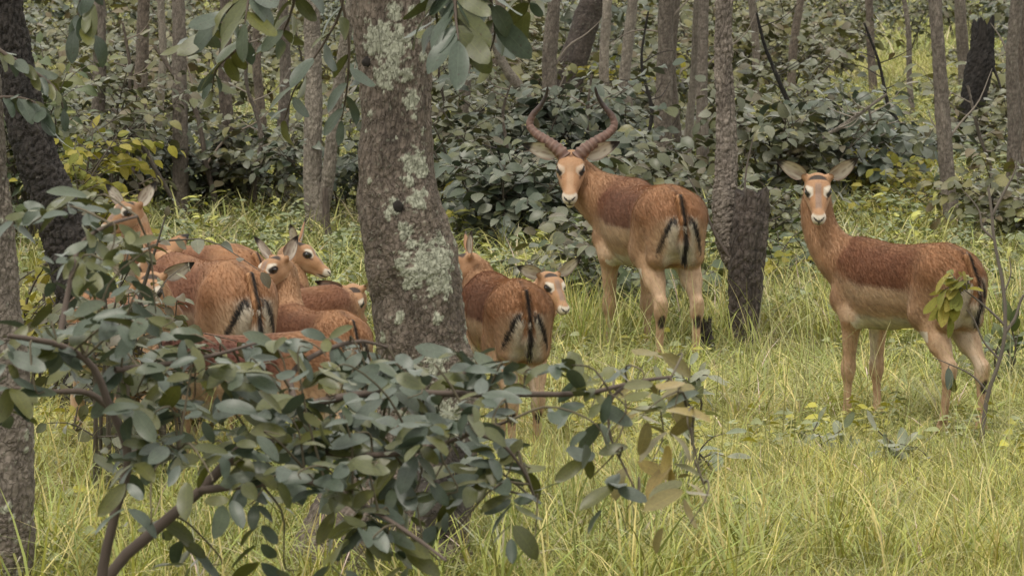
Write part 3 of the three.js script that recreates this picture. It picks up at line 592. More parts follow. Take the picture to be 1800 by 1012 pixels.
/* stems: [{px:[[x,y],...] from the foot up, w:[widths in px], bark}] ; foot row sets the distance */
function tree(o) {
  const foot = groundAt(...o.foot), d = depthOfRow(o.foot[1]), R = rng(o.seed), root = thing('tree', o.label, 'tree', foot, o.group);
  o.stems.forEach((st, si) => {
    const sc = d / FOCAL, dz = st.dz ?? 0, pts = st.px.map(([x, y], i) => at(x, y, d + dz * i / st.px.length));
    if (!st.joined) pts[0].y = -0.05;
    const path = pts.map((p, i) => [p.sub(foot), st.w[Math.min(i, st.w.length - 1)] * sc / 2]);
    if (st.grow !== 0) { const a = path[path.length - 1], b = path[path.length - 2], dir = a[0].clone().sub(b[0]).normalize(), h = st.grow ?? 1.8; path.push([a[0].clone().addScaledVector(dir, h * 0.5).add(V3((R() - 0.5) * 0.2, 0, (R() - 0.5) * 0.2)), a[1] * 0.85]); path.push([a[0].clone().addScaledVector(dir, h), a[1] * 0.5]); }
    let len = 0; for (let i = 1; i < path.length; i++) len += path[i][0].distanceTo(path[i - 1][0]);
    const r = Math.max(...path.map(p => p[1])), fine = o.fine ?? 0.016;
    part(si ? 'limb' : 'trunk', trunkShape(path, { along: Math.ceil(len / fine / 1.3), around: clamp(Math.ceil(2 * Math.PI * r / fine), 10, 90), bark: st.bark ?? o.bark ?? 'grey', seed: o.seed + si * 7, amp: o.amp ?? 0.004, plate: o.plate ?? 0.03, plateH: o.plateH ?? 0.06, specks: o.specks ?? 0.35, ...(o.extra ?? {}) }), barkMaterial, root);
    if (st.grow !== 0 && !st.bare && (o.crown ?? 1) > 0) { const top = path[path.length - 1][0].clone().add(foot); const list = crownShape(R, top.clone().add(V3(0, 0.5, 0)), o.crownR ?? 1.0, 0.75, Math.round(420 * (o.crown ?? 1)), 0.12); plantLeaves(root, list, SPARE, LEAF.bush.mats, LEAF.bush.vc, LEAF.bush.tones, 0, 'leaf', 'crown'); }
  });
  const list = [];
  for (const tw of o.twigs ?? []) { const pts = smooth(tw.px.map(([x, y], i) => at(x, y, d + (tw.dz ?? 0) * (i / tw.px.length))), 10); const B = new Build(); tube(B, relative(pts, foot), tw.r ?? 0.008, 0.002, 6, BARK[o.bark ?? 'grey'][0], o.seed); part('branch', B.geometry(), twigMaterial, root); if (tw.leaves) leavesOn(list, pts, R, { tag: B, n: tw.leaves, size: tw.size ?? 0.09, pairs: tw.pairs, droop: tw.droop, from: tw.from }); }
  if (list.length) { const L = LEAF[o.leaf ?? 'front']; plantLeaves(root, list, OVAL, L.mats, L.vc, L.tones, 160); }
  return root;
}
/* a bush of arching stems with leaves; base on the ground at a pixel */
function bush(o) {
  const foot = groundAt(...o.foot), R = rng(o.seed), root = o.into ?? thing(o.name ?? 'bush', o.label, o.category ?? 'bush', foot, o.group), list = o.list ?? [];
  const L = LEAF[o.leaf ?? 'bush'], stems = o.stems ?? 7;
  for (let i = 0; i < stems; i++) {
    const B = o.wood ?? new Build(), off = o.wood ? foot : V3(0, 0, 0), moved = (q) => q.map(p => p.clone().add(off)), a = R() * Math.PI * 2, out = o.r * (0.25 + 0.75 * R()), h = o.h * (0.45 + 0.55 * R()), p0 = V3((R() - 0.5) * o.r * 0.5, -0.02, (R() - 0.5) * o.r * 0.5);
    const tip = V3(p0.x + Math.cos(a) * out, h, p0.z + Math.sin(a) * out), mid = p0.clone().lerp(tip, 0.55).add(V3((R() - 0.5) * 0.12 - Math.cos(a) * out * 0.18, h * 0.10, (R() - 0.5) * 0.12)), pts = smooth([p0, mid, tip], 9);
    tube(B, moved(pts), 0.006 + 0.010 * o.h * R(), 0.0025, o.wood ? 3 : 4, o.stem ?? [0.085, 0.070, 0.055], o.seed + i);
    const world = pts.map(p => p.clone().add(foot)); leavesOn(list, world.slice(4), R, { tag: B, n: o.tilt ? 3 : 5, size: o.size, from: 0.1, droop: o.droop, tilt: o.tilt });
    for (let j = 0; j < (o.twigs ?? 6); j++) {
      const s = pts[3 + Math.floor(R() * 6)], b = R() * Math.PI * 2, l = (0.16 + 0.30 * R()) * (o.spread ?? 1), e = s.clone().add(V3(Math.cos(b) * l, l * (R() * 0.9 - 0.25), Math.sin(b) * l)), mm = s.clone().lerp(e, 0.5).add(V3(0, l * 0.14, 0)), tw = smooth([s, mm, e], 5);
      if (e.y < 0.06) continue;
      tube(B, moved(tw), 0.004, 0.0015, 3, o.stem ?? [0.085, 0.070, 0.055], o.seed + j);
      leavesOn(list, tw.map(p => p.clone().add(foot)), R, { tag: B, n: o.n ?? 5, size: o.size, pairs: R() < 0.5, from: 0.15, droop: o.droop, tilt: o.tilt });
    }
    if (!o.wood) part('stem', B.geometry(), twigMaterial, root);
  }
  if (o.wood) return root;
  plantLeaves(root, list, o.shapes ?? BROAD, L.mats, L.vc, L.tones, o.own ?? 36);
  return root;
}
// ---------------------------------------------------------------- the two near trees
{
  const d = 13.5, foot = groundAt(668, 1056), root = thing('tree', 'big lichen covered tree with a bent trunk in the centre foreground', 'tree', foot, 'trees of the woodland');
  const rows = [[668, 1075, 350], [666, 1010, 318], [684, 940, 292], [712, 870, 250], [738, 800, 196], [752, 730, 168], [752, 660, 160], [742, 600, 158], [731, 520, 156], [720, 450, 162], [706, 380, 158], [697, 300, 136], [695, 200, 126], [692, 100, 129], [685, 0, 133], [676, -160, 128], [672, -420, 118], [690, -700, 100]];
  const sc = d / FOCAL, path = rows.map(([x, y, w]) => [at(x, y, d).sub(foot), w * sc / 2]);
  const onBark = (x, y, r) => { let i = 0; while (i < rows.length - 2 && rows[i + 1][1] > y) i++; const f = (rows[i][1] - y) / (rows[i][1] - rows[i + 1][1]), cx = lerp(rows[i][0], rows[i + 1][0], f), w = lerp(rows[i][2], rows[i + 1][2], f) / 2, off = clamp((x - cx) / w, -0.97, 0.97), p = at(x, y, d - w * sc * Math.sqrt(1 - off * off)); return [p.sub(foot), r * sc]; };
  const R = rng(91), lich = [[668, 66, 30], [700, 72, 24], [690, 100, 22], [655, 78, 18], [712, 130, 12], [664, 132, 12], [676, 150, 10], [722, 176, 15], [690, 128, 16], [735, 290, 24], [742, 296, 16], [718, 318, 9], [690, 366, 15], [733, 352, 17], [745, 340, 9], [713, 408, 15], [722, 428, 10], [755, 470, 44], [735, 480, 26], [782, 462, 22], [706, 464, 10], [775, 420, 13], [780, 500, 20], [716, 500, 9], [690, 20, 14], [725, 24, 12], [740, 60, 14], [745, 100, 10], [650, 200, 7], [700, 240, 6], [790, 735, 28], [775, 715, 18], [800, 752, 14], [765, 640, 20], [750, 655, 12], [700, 560, 12], [770, 560, 10], [672, 590, 9], [650, 320, 6], [726, 205, 7], [744, 230, 6]].map(l => onBark(...l));
  for (let i = 0; i < 46; i++) { const y = 30 + R() * 850, a = R() * Math.PI * 2; let k = 0; while (k < rows.length - 2 && rows[k + 1][1] > y) k++; const q = at(rows[k][0], y, d).sub(foot); q.x += Math.cos(a) * rows[k][2] * sc / 2; q.z += Math.sin(a) * rows[k][2] * sc / 2; lich.push([q, sc * (4 + 9 * R() * R())]); }
  part('trunk', trunkShape(path, { along: 540, around: 204, bark: 'brown', seed: 17, amp: 0.0040, plate: 0.018, plateH: 0.042, lichens: lich, specks: 0.55, bulge: [[0.36, 0.10, 0.35, 0.055], [0.30, 0.09, -0.2, 0.02], [0.98, 0.10, 3.0, 0.015]], charAt: [[at(815, 840, d - 0.12).sub(foot), 0.13, 0.20], [at(760, 880, d - 0.2).sub(foot), 0.12, 0.16]] }), barkMaterial, root);
  for (const [x, y] of [[645, 108], [700, 363]]) { // old branch scars
    const [p] = onBark(x, y, 1), g = new THREE.SphereGeometry(0.017, 12, 9); { const A = g.attributes.position; for (let i = 0; i < A.count; i++) { const k = 1 + 0.5 * noise(A.getX(i) * 90, A.getY(i) * 90, A.getZ(i) * 90 + x); A.setXYZ(i, A.getX(i) * k, A.getY(i) * k, A.getZ(i) * k * 0.6); } g.computeVertexNormals(); } const m = part('branch_scar', g, new THREE.MeshStandardMaterial({ color: new THREE.Color(0.022, 0.018, 0.016), roughness: 1 }), root); m.position.copy(p); m.position.z -= 0.004; m.rotation.y = x < 690 ? -0.6 : 0.1;
  }
  // leafy sprays hanging from limbs above the frame
  const list = [], T = (pts, n, size, dd, o = {}) => { const B = new Build(), w = smooth(pts.map(([x, y], i) => at(x, y, dd + (o.dz ?? 0.1) * i)), 10); tube(B, relative(w, foot), o.r ?? 0.006, 0.002, 6, [0.10, 0.075, 0.06], 5); part('branch', B.geometry(), twigMaterial, root); leavesOn(list, w, R, { tag: B, n, size, from: o.from ?? 0.3, pairs: o.pairs, droop: o.droop ?? 0.5, face: 0.7 }); };
  T([[690, -420], [770, -300], [800, -120], [800, 20], [806, 70]], 9, 0.125, 11.3, { from: 0.72, pairs: true, r: 0.014, dz: -0.05 });
  T([[800, -120], [850, -40], [870, 50], [862, 90]], 5, 0.115, 11.2, { pairs: true, from: 0.45 });
  T([[800, -100], [770, -20], [768, 40], [775, 60]], 5, 0.12, 11.1, { from: 0.45, pairs: true });
  T([[800, -100], [900, -60], [930, -10], [925, 20]], 4, 0.10, 11.4, { from: 0.4, pairs: true });
  T([[660, -420], [560, -300], [470, -140], [440, -20], [430, 40]], 7, 0.115, 11.5, { from: 0.68, pairs: true, r: 0.014, dz: -0.04 });
  T([[470, -140], [520, -40], [500, 50], [470, 80]], 5, 0.105, 11.4, { from: 0.4, pairs: true });
  T([[520, -60], [600, -20], [590, 40], [520, 150], [500, 210]], 9, 0.10, 12.3, { from: 0.35 });
  T([[590, -40], [612, 60], [610, 150], [600, 210]], 5, 0.105, 12.6, { from: 0.5 });
  T([[440, -60], [400, 20], [360, 60], [330, 70]], 6, 0.10, 12.0, { from: 0.3, pairs: true });
  T([[470, -20], [420, 80], [380, 120], [372, 160]], 6, 0.09, 12.4, { from: 0.4, pairs: true });
  plantLeaves(root, list, OVAL, LEAF.front.mats, LEAF.front.vc, LEAF.front.tones, 200);
  const crown = crownShape(R, at(690, -1150, d), 1.5, 0.7, 900, 0.12); plantLeaves(root, crown, NARROW, LEAF.bush.mats, LEAF.bush.vc, LEAF.bush.tones, 0, 'leaf', 'crown');
}
{
  const d = 13.0, foot = groundAt(5, 1102), root = thing('tree', 'rough grey trunk cut by the left edge of the picture, nearest on that side', 'tree', foot, 'trees of the woodland'), sc = d / FOCAL, R = rng(33);
  const rows = [[2, 1110, 130], [4, 1000, 112], [4, 900, 112], [0, 760, 118], [-4, 640, 106], [-10, 520, 92], [-18, 400, 82], [-28, 280, 78], [-40, 120, 76], [-60, -100, 72], [-80, -400, 66], [-90, -640, 56]], path = rows.map(([x, y, w]) => [at(x, y, d).sub(foot), w * sc / 2]), lich = [];
  for (let i = 0; i < 60; i++) { const y = 300 + R() * 700, a = R() * 6.28; let k = 0; while (k < rows.length - 2 && rows[k + 1][1] > y) k++; const q = at(rows[k][0], y, d).sub(foot); q.x += Math.cos(a) * rows[k][2] * sc / 2; q.z += Math.sin(a) * rows[k][2] * sc / 2; lich.push([q, sc * (4 + 8 * R() * R())]); }
  part('trunk', trunkShape(path, { along: 420, around: 120, bark: 'grey', seed: 29, amp: 0.0042, plate: 0.019, plateH: 0.032, lichens: lich, specks: 0.75 }), barkMaterial, root);
  const list = [], T = (pts, n, size, dd, o = {}) => { const B = new Build(), w = smooth(pts.map(([x, y], i) => at(x, y, dd + (o.dz ?? 0) * i)), 10); tube(B, relative(w, foot), o.r ?? 0.006, 0.002, 6, [0.10, 0.075, 0.06], 5); part('branch', B.geometry(), twigMaterial, root); leavesOn(list, w, R, { tag: B, n, size, from: o.from ?? 0.3, pairs: o.pairs, droop: o.droop ?? 0.4, face: 0.7 }); };
  T([[-60, -260], [40, -180], [120, -60], [140, 0], [130, 50]], 6, 0.10, 12.6, { from: 0.6, pairs: true, r: 0.012 });
  T([[120, -60], [160, -20], [150, 40], [165, 60]], 4, 0.095, 12.5, { from: 0.4, pairs: true });
  T([[-60, 40], [0, 90], [50, 120], [100, 160], [110, 190]], 9, 0.085, 12.8, { from: 0.3, pairs: true, r: 0.009 });
  T([[-40, 180], [10, 170], [60, 180], [90, 220]], 8, 0.08, 12.7, { from: 0.3, pairs: true });
  plantLeaves(root, list, OVAL, LEAF.front.mats, LEAF.front.vc, LEAF.front.tones, 120);
  const crown = crownShape(R, at(-90, -900, d), 1.2, 0.6, 600, 0.12); plantLeaves(root, crown, NARROW, LEAF.bush.mats, LEAF.bush.vc, LEAF.bush.tones, 0, 'leaf', 'crown');
}
// ---------------------------------------------------------------- trees behind the herd
const G = 'trees of the woodland';
tree({ label: 'charred black leaning trunk behind the left edge tree', foot: [150, 762], seed: 41, bark: 'char', group: G, fine: 0.008, amp: 0.010, specks: 0.12, crown: 0.6, stems: [{ px: [[152, 775], [150, 700], [148, 600], [128, 480], [98, 370], [62, 270], [30, 140], [8, 0]], w: [104, 92, 84, 80, 82, 78, 70, 66] }] });
tree({ label: 'pale twin stemmed tree left of the big trunk', foot: [552, 446], seed: 43, bark: 'pale', group: G, fine: 0.010, stems: [{ px: [[552, 452], [553, 400], [549, 300], [551, 180], [549, 80], [548, 0]], w: [42, 37, 34, 31, 30, 29] }, { px: [[562, 400], [575, 320], [588, 200], [603, 90], [616, 10]], w: [26, 24, 22, 20, 19], joined: true, dz: -0.3 }], twigs: [{ px: [[590, 190], [615, 150], [628, 90]], leaves: 4, size: 0.12 }] });
tree({ label: 'slim dark trunk leaning just left of the big trunk near the ground', foot: [588, 470], seed: 44, bark: 'brown', group: G, stems: [{ px: [[590, 478], [580, 430], [574, 395], [571, 330]], w: [18, 17, 15, 12], grow: 0 }], crown: 0 });
for (const [x0, x1, yb, w, bark, seed, label] of [
  [168, 172, 425, 26, 'grey', 51, 'grey trunk behind the leaves above the raised pale neck'], [318, 313, 424, 29, 'grey', 52, 'straight grey trunk above the back of the left impalas'], [400, 396, 415, 25, 'brown', 53, 'brown trunk half way between the left edge and the twin stemmed tree'],
  [500, 497, 408, 22, 'grey', 54, 'thin grey trunk just left of the twin stemmed tree'], [240, 252, 330, 26, 'brown', 55, 'far brown trunk in the upper left thicket'], [458, 452, 350, 18, 'brown', 56, 'far slim trunk second to the left of the twin stemmed tree'], [285, 282, 300, 16, 'pale', 57, 'far pale stem in the upper left thicket'],
  [810, 822, 330, 24, 'grey', 58, 'far trunk just right of the big trunk']])
  tree({ label, foot: [x0, yb], seed, bark, group: G, stems: [{ px: [[x0, yb + 4], [lerp(x0, x1, 0.3) + (seed % 3 - 1) * 4, yb * 0.66], [lerp(x0, x1, 0.7) - (seed % 3 - 1) * 3, yb * 0.33], [x1, 0]], w: [w * 1.2, w, w * 0.92, w * 0.85] }] });
tree({ label: 'leaning bare sapling crossing the upper left thicket', foot: [345, 432], seed: 60, bark: 'grey', group: G, crown: 0, stems: [{ px: [[345, 438], [330, 395], [285, 320], [235, 235], [196, 190]], w: [12, 11, 10, 8, 6], grow: 0 }], twigs: [{ px: [[285, 320], [262, 270], [252, 200]], r: 0.009 }, { px: [[235, 235], [205, 232], [180, 240]], r: 0.007 }] });
tree({ label: 'second leaning sapling, thinner, beside the straight grey trunk', foot: [322, 416], seed: 61, bark: 'brown', group: G, crown: 0, stems: [{ px: [[322, 420], [300, 370], [270, 330], [220, 290], [185, 245]], w: [10, 9, 8, 7, 5], grow: 0 }] });
tree({ label: 'dark crooked sapling left of the twin stemmed tree', foot: [392, 424], seed: 62, bark: 'brown', group: G, crown: 0, stems: [{ px: [[392, 430], [378, 350], [362, 290], [345, 200], [310, 140], [270, 80]], w: [13, 12, 10, 9, 8, 6], grow: 0 }], twigs: [{ px: [[362, 290], [400, 240], [450, 215], [486, 180]], r: 0.010 }, { px: [[345, 200], [330, 120], [300, 60], [255, 0]], r: 0.008 }] });
// behind and right of the ram
tree({ label: 'grey trunk rising directly behind the ram\'s horns', foot: [962, 372], seed: 63, bark: 'grey', group: G, stems: [{ px: [[960, 378], [962, 300], [967, 200], [966, 100], [974, 0]], w: [34, 30, 29, 27, 24] }, { px: [[955, 215], [918, 160], [884, 112], [868, 70], [862, 0]], w: [22, 20, 17, 13, 10], joined: true, dz: -0.2, bark: 'pale' }], twigs: [{ px: [[966, 130], [1000, 80], [1030, 60], [1062, 30]], r: 0.012 }, { px: [[967, 180], [985, 150], [1000, 110]], r: 0.009 }] });
tree({ label: 'thick dark trunk far behind, right of the horns', foot: [990, 262], seed: 64, bark: 'stump', group: G, stems: [{ px: [[985, 268], [996, 180], [1008, 110], [1030, 40], [1044, 0]], w: [60, 52, 50, 48, 46] }] });
for (const [pts, w, bark, seed, label, twigs] of [
  [[[1062, 268], [1063, 180], [1062, 100], [1068, 0]], [22, 19, 18, 17], 'pale', 65, 'far pale trunk right of the thick dark trunk'],
  [[[1118, 330], [1112, 250], [1098, 150], [1104, 80], [1112, 0]], [26, 24, 21, 20, 18], 'pale', 66, 'pale trunk with a slight bend left of the trunk pair behind the ram'],
  [[[1165, 366], [1166, 280], [1166, 180], [1170, 90], [1172, 0]], [38, 34, 32, 29, 28], 'grey', 67, 'sturdy grey trunk rising straight behind the ram\'s back', [{ px: [[1178, 60], [1130, 52], [1095, 62], [1070, 90]], r: 0.010 }, { px: [[1172, 40], [1200, 10], [1230, -20]], r: 0.012 }]],
  [[[1203, 362], [1197, 290], [1188, 200], [1182, 110], [1190, 0]], [18, 16, 15, 14, 12], 'grey', 68, 'thin stem close beside the sturdy grey trunk'],
  [[[1200, 352], [1206, 280], [1216, 180], [1222, 90], [1226, 0]], [20, 17, 15, 13, 12], 'pale', 69, 'thin pale stem slanting right behind the ram\'s rump'],
  [[[1238, 380], [1236, 280], [1234, 170], [1236, 80], [1238, 0]], [26, 23, 21, 20, 18], 'grey', 70, 'slim grey trunk just left of the stump tree', [{ px: [[1236, 120], [1270, 90], [1310, 60], [1330, 20]], r: 0.009 }]],
  [[[1700, 446], [1682, 420], [1668, 330], [1660, 230], [1652, 110], [1645, 0]], [38, 30, 28, 27, 26, 24], 'grey', 71, 'slender grey trunk standing behind the impala on the right', [{ px: [[1664, 250], [1690, 215], [1720, 180], [1745, 120]], r: 0.010 }, { px: [[1662, 240], [1640, 215], [1632, 190]], r: 0.008 }]],
  [[[1778, 420], [1782, 330], [1784, 210], [1780, 100], [1788, 0]], [32, 27, 25, 23, 22], 'grey', 72, 'grey trunk at the right edge of the picture', [{ px: [[1784, 130], [1762, 70], [1742, 40]], r: 0.012 }]],
  [[[1806, 380], [1804, 200], [1800, 0]], [30, 26, 24], 'brown', 73, 'brown trunk cut by the right edge of the picture'],
  [[[1612, 250], [1600, 150], [1598, 60], [1590, 0]], [12, 11, 10, 9], 'grey', 74, 'thin far stem left of the slender grey trunk'],
  [[[1540, 200], [1532, 100], [1528, 0]], [16, 15, 14], 'brown', 75, 'far brown trunk above the right impala\'s ears'],
  [[[1400, 236], [1392, 140], [1398, 60], [1408, 0]], [18, 16, 15, 14], 'brown', 76, 'far trunk in the thicket right of the stump tree'],
  [[[1700, 190], [1694, 100], [1688, 0]], [24, 22, 20], 'grey', 77, 'far grey trunk between the slender trunk and the burnt one'],
  [[[880, 230], [872, 120], [880, 0]], [20, 18, 17], 'brown', 78, 'far brown trunk in the shade left of the horns'],
  [[[1320, 222], [1330, 120], [1322, 0]], [16, 15, 14], 'grey', 79, 'far grey stem behind the stump tree']])
  tree({ label, foot: pts[0], seed, bark, group: G, twigs, stems: [{ px: pts, w }] });
tree({ label: 'tall stump tree with dark rough base right of the ram', foot: [1306, 640], seed: 80, bark: 'stump', group: G, fine: 0.007, amp: 0.009, plate: 0.032, plateH: 0.07, specks: 0.2, extra: { jag: 0.05 }, stems: [{ px: [[1306, 648], [1306, 600], [1310, 540], [1312, 470], [1318, 400], [1322, 345]], w: [62, 54, 58, 66, 68, 60], grow: 0 }, { px: [[1300, 480], [1284, 430], [1276, 370], [1277, 300], [1276, 200], [1272, 100], [1274, 0]], w: [34, 48, 48, 42, 36, 33, 32], joined: true, bark: 'grey', dz: 0.5 }], twigs: [{ px: [[1296, 470], [1262, 420], [1236, 360], [1210, 310]], r: 0.010 }, { px: [[1290, 420], [1306, 380], [1312, 300], [1325, 240]], r: 0.009 }, { px: [[1320, 420], [1340, 396], [1372, 380]], r: 0.008 }] });
tree({ label: 'short rotten stump beside the ram\'s hind hooves', foot: [1244, 652], seed: 81, bark: 'stump', group: G, crown: 0, fine: 0.008, amp: 0.010, extra: { jag: 0.06 }, stems: [{ px: [[1244, 658], [1242, 620], [1240, 575]], w: [40, 34, 20], grow: 0 }] });
tree({ label: 'burnt black trunk behind the impala on the right', foot: [1690, 318], seed: 82, bark: 'char', group: G, fine: 0.012, amp: 0.010, specks: 0, extra: { jag: 0.15 }, stems: [{ px: [[1688, 326], [1700, 240], [1712, 170], [1724, 110], [1730, 55]], w: [44, 42, 46, 50, 40], grow: 0 }], crown: 0, twigs: [{ px: [[1730, 90], [1752, 130], [1770, 190]], r: 0.022 }] });
// bare saplings and dead stems among the trunks
for (const [pts, w, bark, seed, label, leaf] of [
  [[[1432, 336], [1414, 240], [1380, 165], [1345, 80], [1330, 20]], [11, 10, 9, 7, 5], 'char', 140, 'dark crooked stem in the thicket right of the stump tree'],
  [[[1296, 420], [1352, 330], [1420, 262], [1490, 215], [1560, 165]], [12, 11, 10, 8, 5], 'pale', 141, 'pale fallen branch propped across the thicket at upper right'],
  [[[1566, 388], [1550, 310], [1540, 250], [1528, 190]], [8, 7, 6, 4], 'grey', 142, 'thin sapling with hanging broad leaves right of the right impala\'s ears', 'bluish'],
  [[[862, 430], [868, 345], [893, 285], [884, 200], [900, 140]], [9, 8, 7, 6, 4], 'brown', 143, 'thin sapling left of the ram\'s ear', 'bluish'],
  [[[940, 474], [910, 390], [896, 335], [872, 255]], [8, 7, 6, 4], 'char', 144, 'thin black stem under the ram\'s left ear'],
  [[[474, 424], [446, 335], [458, 235], [432, 140], [440, 60]], [11, 10, 9, 7, 5], 'grey', 145, 'thin sapling left of the twin stemmed tree', 'bush'],
  [[[232, 424], [243, 335], [218, 255], [228, 125], [215, 40]], [11, 10, 9, 7, 5], 'brown', 146, 'thin brown sapling above the back of the left impalas', 'olive'],
  [[[1624, 336], [1594, 245], [1562, 182], [1546, 110], [1520, 40]], [10, 9, 8, 6, 5], 'char', 147, 'dark bare stem left of the slender grey trunk'],
  [[[1760, 392], [1744, 300], [1722, 235], [1702, 150]], [9, 8, 7, 5], 'grey', 148, 'thin stem right of the burnt black trunk', 'olive'],
  [[[1132, 372], [1128, 290], [1146, 200], [1128, 110], [1140, 20]], [9, 8, 7, 6, 4], 'char', 149, 'thin dark stem left of the sturdy grey trunk'],
  [[[1040, 400], [1046, 300], [1032, 220], [1040, 130]], [9, 8, 7, 5], 'brown', 150, 'thin sapling with broad leaves between the ram\'s horns', 'bluish'],
  [[[820, 392], [806, 300], [790, 220], [772, 130], [778, 60]], [8, 7, 6, 5, 4], 'brown', 151, 'thin sapling against the right side of the big trunk', 'bush']]) {
  const R = rng(seed), twigs = [];
  for (let i = 0; i < 9; i++) { const k = 1 + Math.floor(R() * (pts.length - 1)), f = R(), a = pts[k - 1], b = pts[k], x = lerp(a[0], b[0], f), y = lerp(a[1], b[1], f), s = R() < 0.5 ? -1 : 1, l = 25 + 50 * R(); twigs.push({ px: [[x, y], [x + s * l * 0.55, y - l * 0.35 + 10 * R()], [x + s * l, y - l * (0.2 + 0.8 * R())]], dz: (R() - 0.5) * 0.6, r: 0.006, leaves: leaf ? 5 : 0, size: 0.10, pairs: R() < 0.5, droop: 0.5, from: 0.2 }); }
  tree({ label, foot: pts[0], seed, bark, group: 'bare saplings', crown: 0, leaf: leaf ?? 'bush', stems: [{ px: pts, w, grow: 0 }], twigs });
}
// ---------------------------------------------------------------- the herd
const DOWN = -0.50;
impala({ label: 'horned impala ram looking back at the camera, standing beside the dark stump', hind: [1188, 668], turn: 17, scale: 1.05, ram: true, thick: 1.05, head: 1.12, poll: [0.465, 0.935, -0.225], look: [-0.06, DOWN, 1], ears: [[-0.15, 0.30, 1.0], [-0.15, 0.38, 1.0]], feet: [0.02, -0.05, 0.02, -0.03], cell: 0.0075, headCell: 0.0042, hairs: 60000, seed: 3, saddle: [0.168, 0.072, 0.041] });
impala({ label: 'hornless impala standing alone on the right, long neck upright, facing the camera', hind: [1688, 788], turn: 33, scale: 0.96, bend: [0.52, 0.80, -0.13], poll: [0.50, 1.085, -0.112], look: [-0.03, DOWN, 1], ears: [[-0.10, 0.68, 1.0], [-0.10, 0.80, 1.0]], feet: [0.03, -0.02, 0.06, -0.05], cell: 0.0075, headCell: 0.0042, hairs: 60000, seed: 4 });
impala({ label: 'impala seen from behind, striped rump towards us, just right of the big trunk', hind: [920, 838], turn: 13, scale: 0.875, poll: [0.50, 0.885, -0.06], look: [-0.9, -0.25, 0.1], ears: [[-0.3, 0.75, 0.7], [-0.3, 0.75, 0.8]], feet: [0.0, 0.04, -0.02, 0.04], cell: 0.0075, headCell: 0.006, hairs: 60000, seed: 6 });
impala({ label: 'young impala whose face peers out from behind the striped rump beside the big trunk', hind: [742, 735], turn: -75, scale: 0.68, head: 1.25, poll: [0.46, 0.86, 0.03], look: [0.55, -0.52, 1], ears: [[-0.1, 0.75, 1.0], [-0.1, 0.50, 1.0]], feet: [0, 0, 0, 0], cell: 0.012, headCell: 0.0055, hairs: 14000, seed: 7 });
impala({ label: 'impala at the far left of the herd, pale neck raised among the leaves', hind: [440, 742], turn: 48, scale: 0.88, poll: [0.45, 1.00, -0.03], look: [-0.5, -0.1, 0.75], ears: [[-0.2, 0.7, 0.7], [-0.25, 0.7, 0.8]], feet: [0, 0.03, 0, 0], cell: 0.012, headCell: 0.006, hairs: 18000, seed: 9 });
impala({ label: 'impala looking at the camera through the leaves, ears spread wide, left of the striped rump', hind: [165, 832], turn: -150, scale: 0.86, poll: [0.47, 0.93, 0.10], look: [-0.08, -0.55, 1], ears: [[-0.1, 0.42, 1.0], [-0.1, 0.52, 1.0]], feet: [0, 0, 0, 0], cell: 0.012, headCell: 0.006, hairs: 18000, seed: 10 });
impala({ label: 'impala turned away with black striped rump showing above the leafy bush on the left', hind: [434, 864], turn: 27, scale: 1.0, poll: [0.52, 0.80, 0.02], look: [-0.8, -0.5, -0.6], feet: [0, 0, 0, 0], cell: 0.012, headCell: 0.007, hairs: 24000, seed: 12 });
impala({ label: 'impala behind the bush with head turned left, smooth tan haunch at right', hind: [613, 862], turn: 27, scale: 0.78, poll: [0.46, 1.04, 0.0], look: [-0.75, -0.32, 0.75], ears: [[-0.25, 0.75, 0.75], [-0.2, 0.75, 0.8]], feet: [0, 0, 0, 0], cell: 0.012, headCell: 0.0055, hairs: 30000, seed: 13 });
impala({ label: 'impala at the back of the left group with its head in profile facing right', hind: [312, 765], turn: -55, scale: 0.78, poll: [0.40, 0.965, -0.02], look: [1, -0.38, 0.25], ears: [[-0.25, 0.8, 0.5], [-0.25, 0.75, 0.6]], feet: [0, 0, 0, 0], cell: 0.012, headCell: 0.0055, hairs: 20000, seed: 15 });
impala({ label: 'impala with lowered face peeping past the left edge of the big trunk', hind: [371, 800], turn: -62, scale: 0.78, poll: [0.47, 0.80, -0.04], look: [0.05, -0.75, 0.9], ears: [[-0.1, 0.45, 1.0], [-0.1, 0.45, 1.0]], feet: [0, 0, 0, 0], cell: 0.012, headCell: 0.0055, hairs: 24000, seed: 16 });
impala({ label: 'dark red back of an impala low behind the leafy bush, nearest of the left group', hind: [575, 912], turn: 78, scale: 0.78, poll: [0.52, 0.66, 0.0], look: [-0.8, -0.6, 0.1], feet: [0, 0, 0, 0], cell: 0.012, headCell: 0.007, hairs: 24000, seed: 18, saddle: [0.150, 0.058, 0.040] });
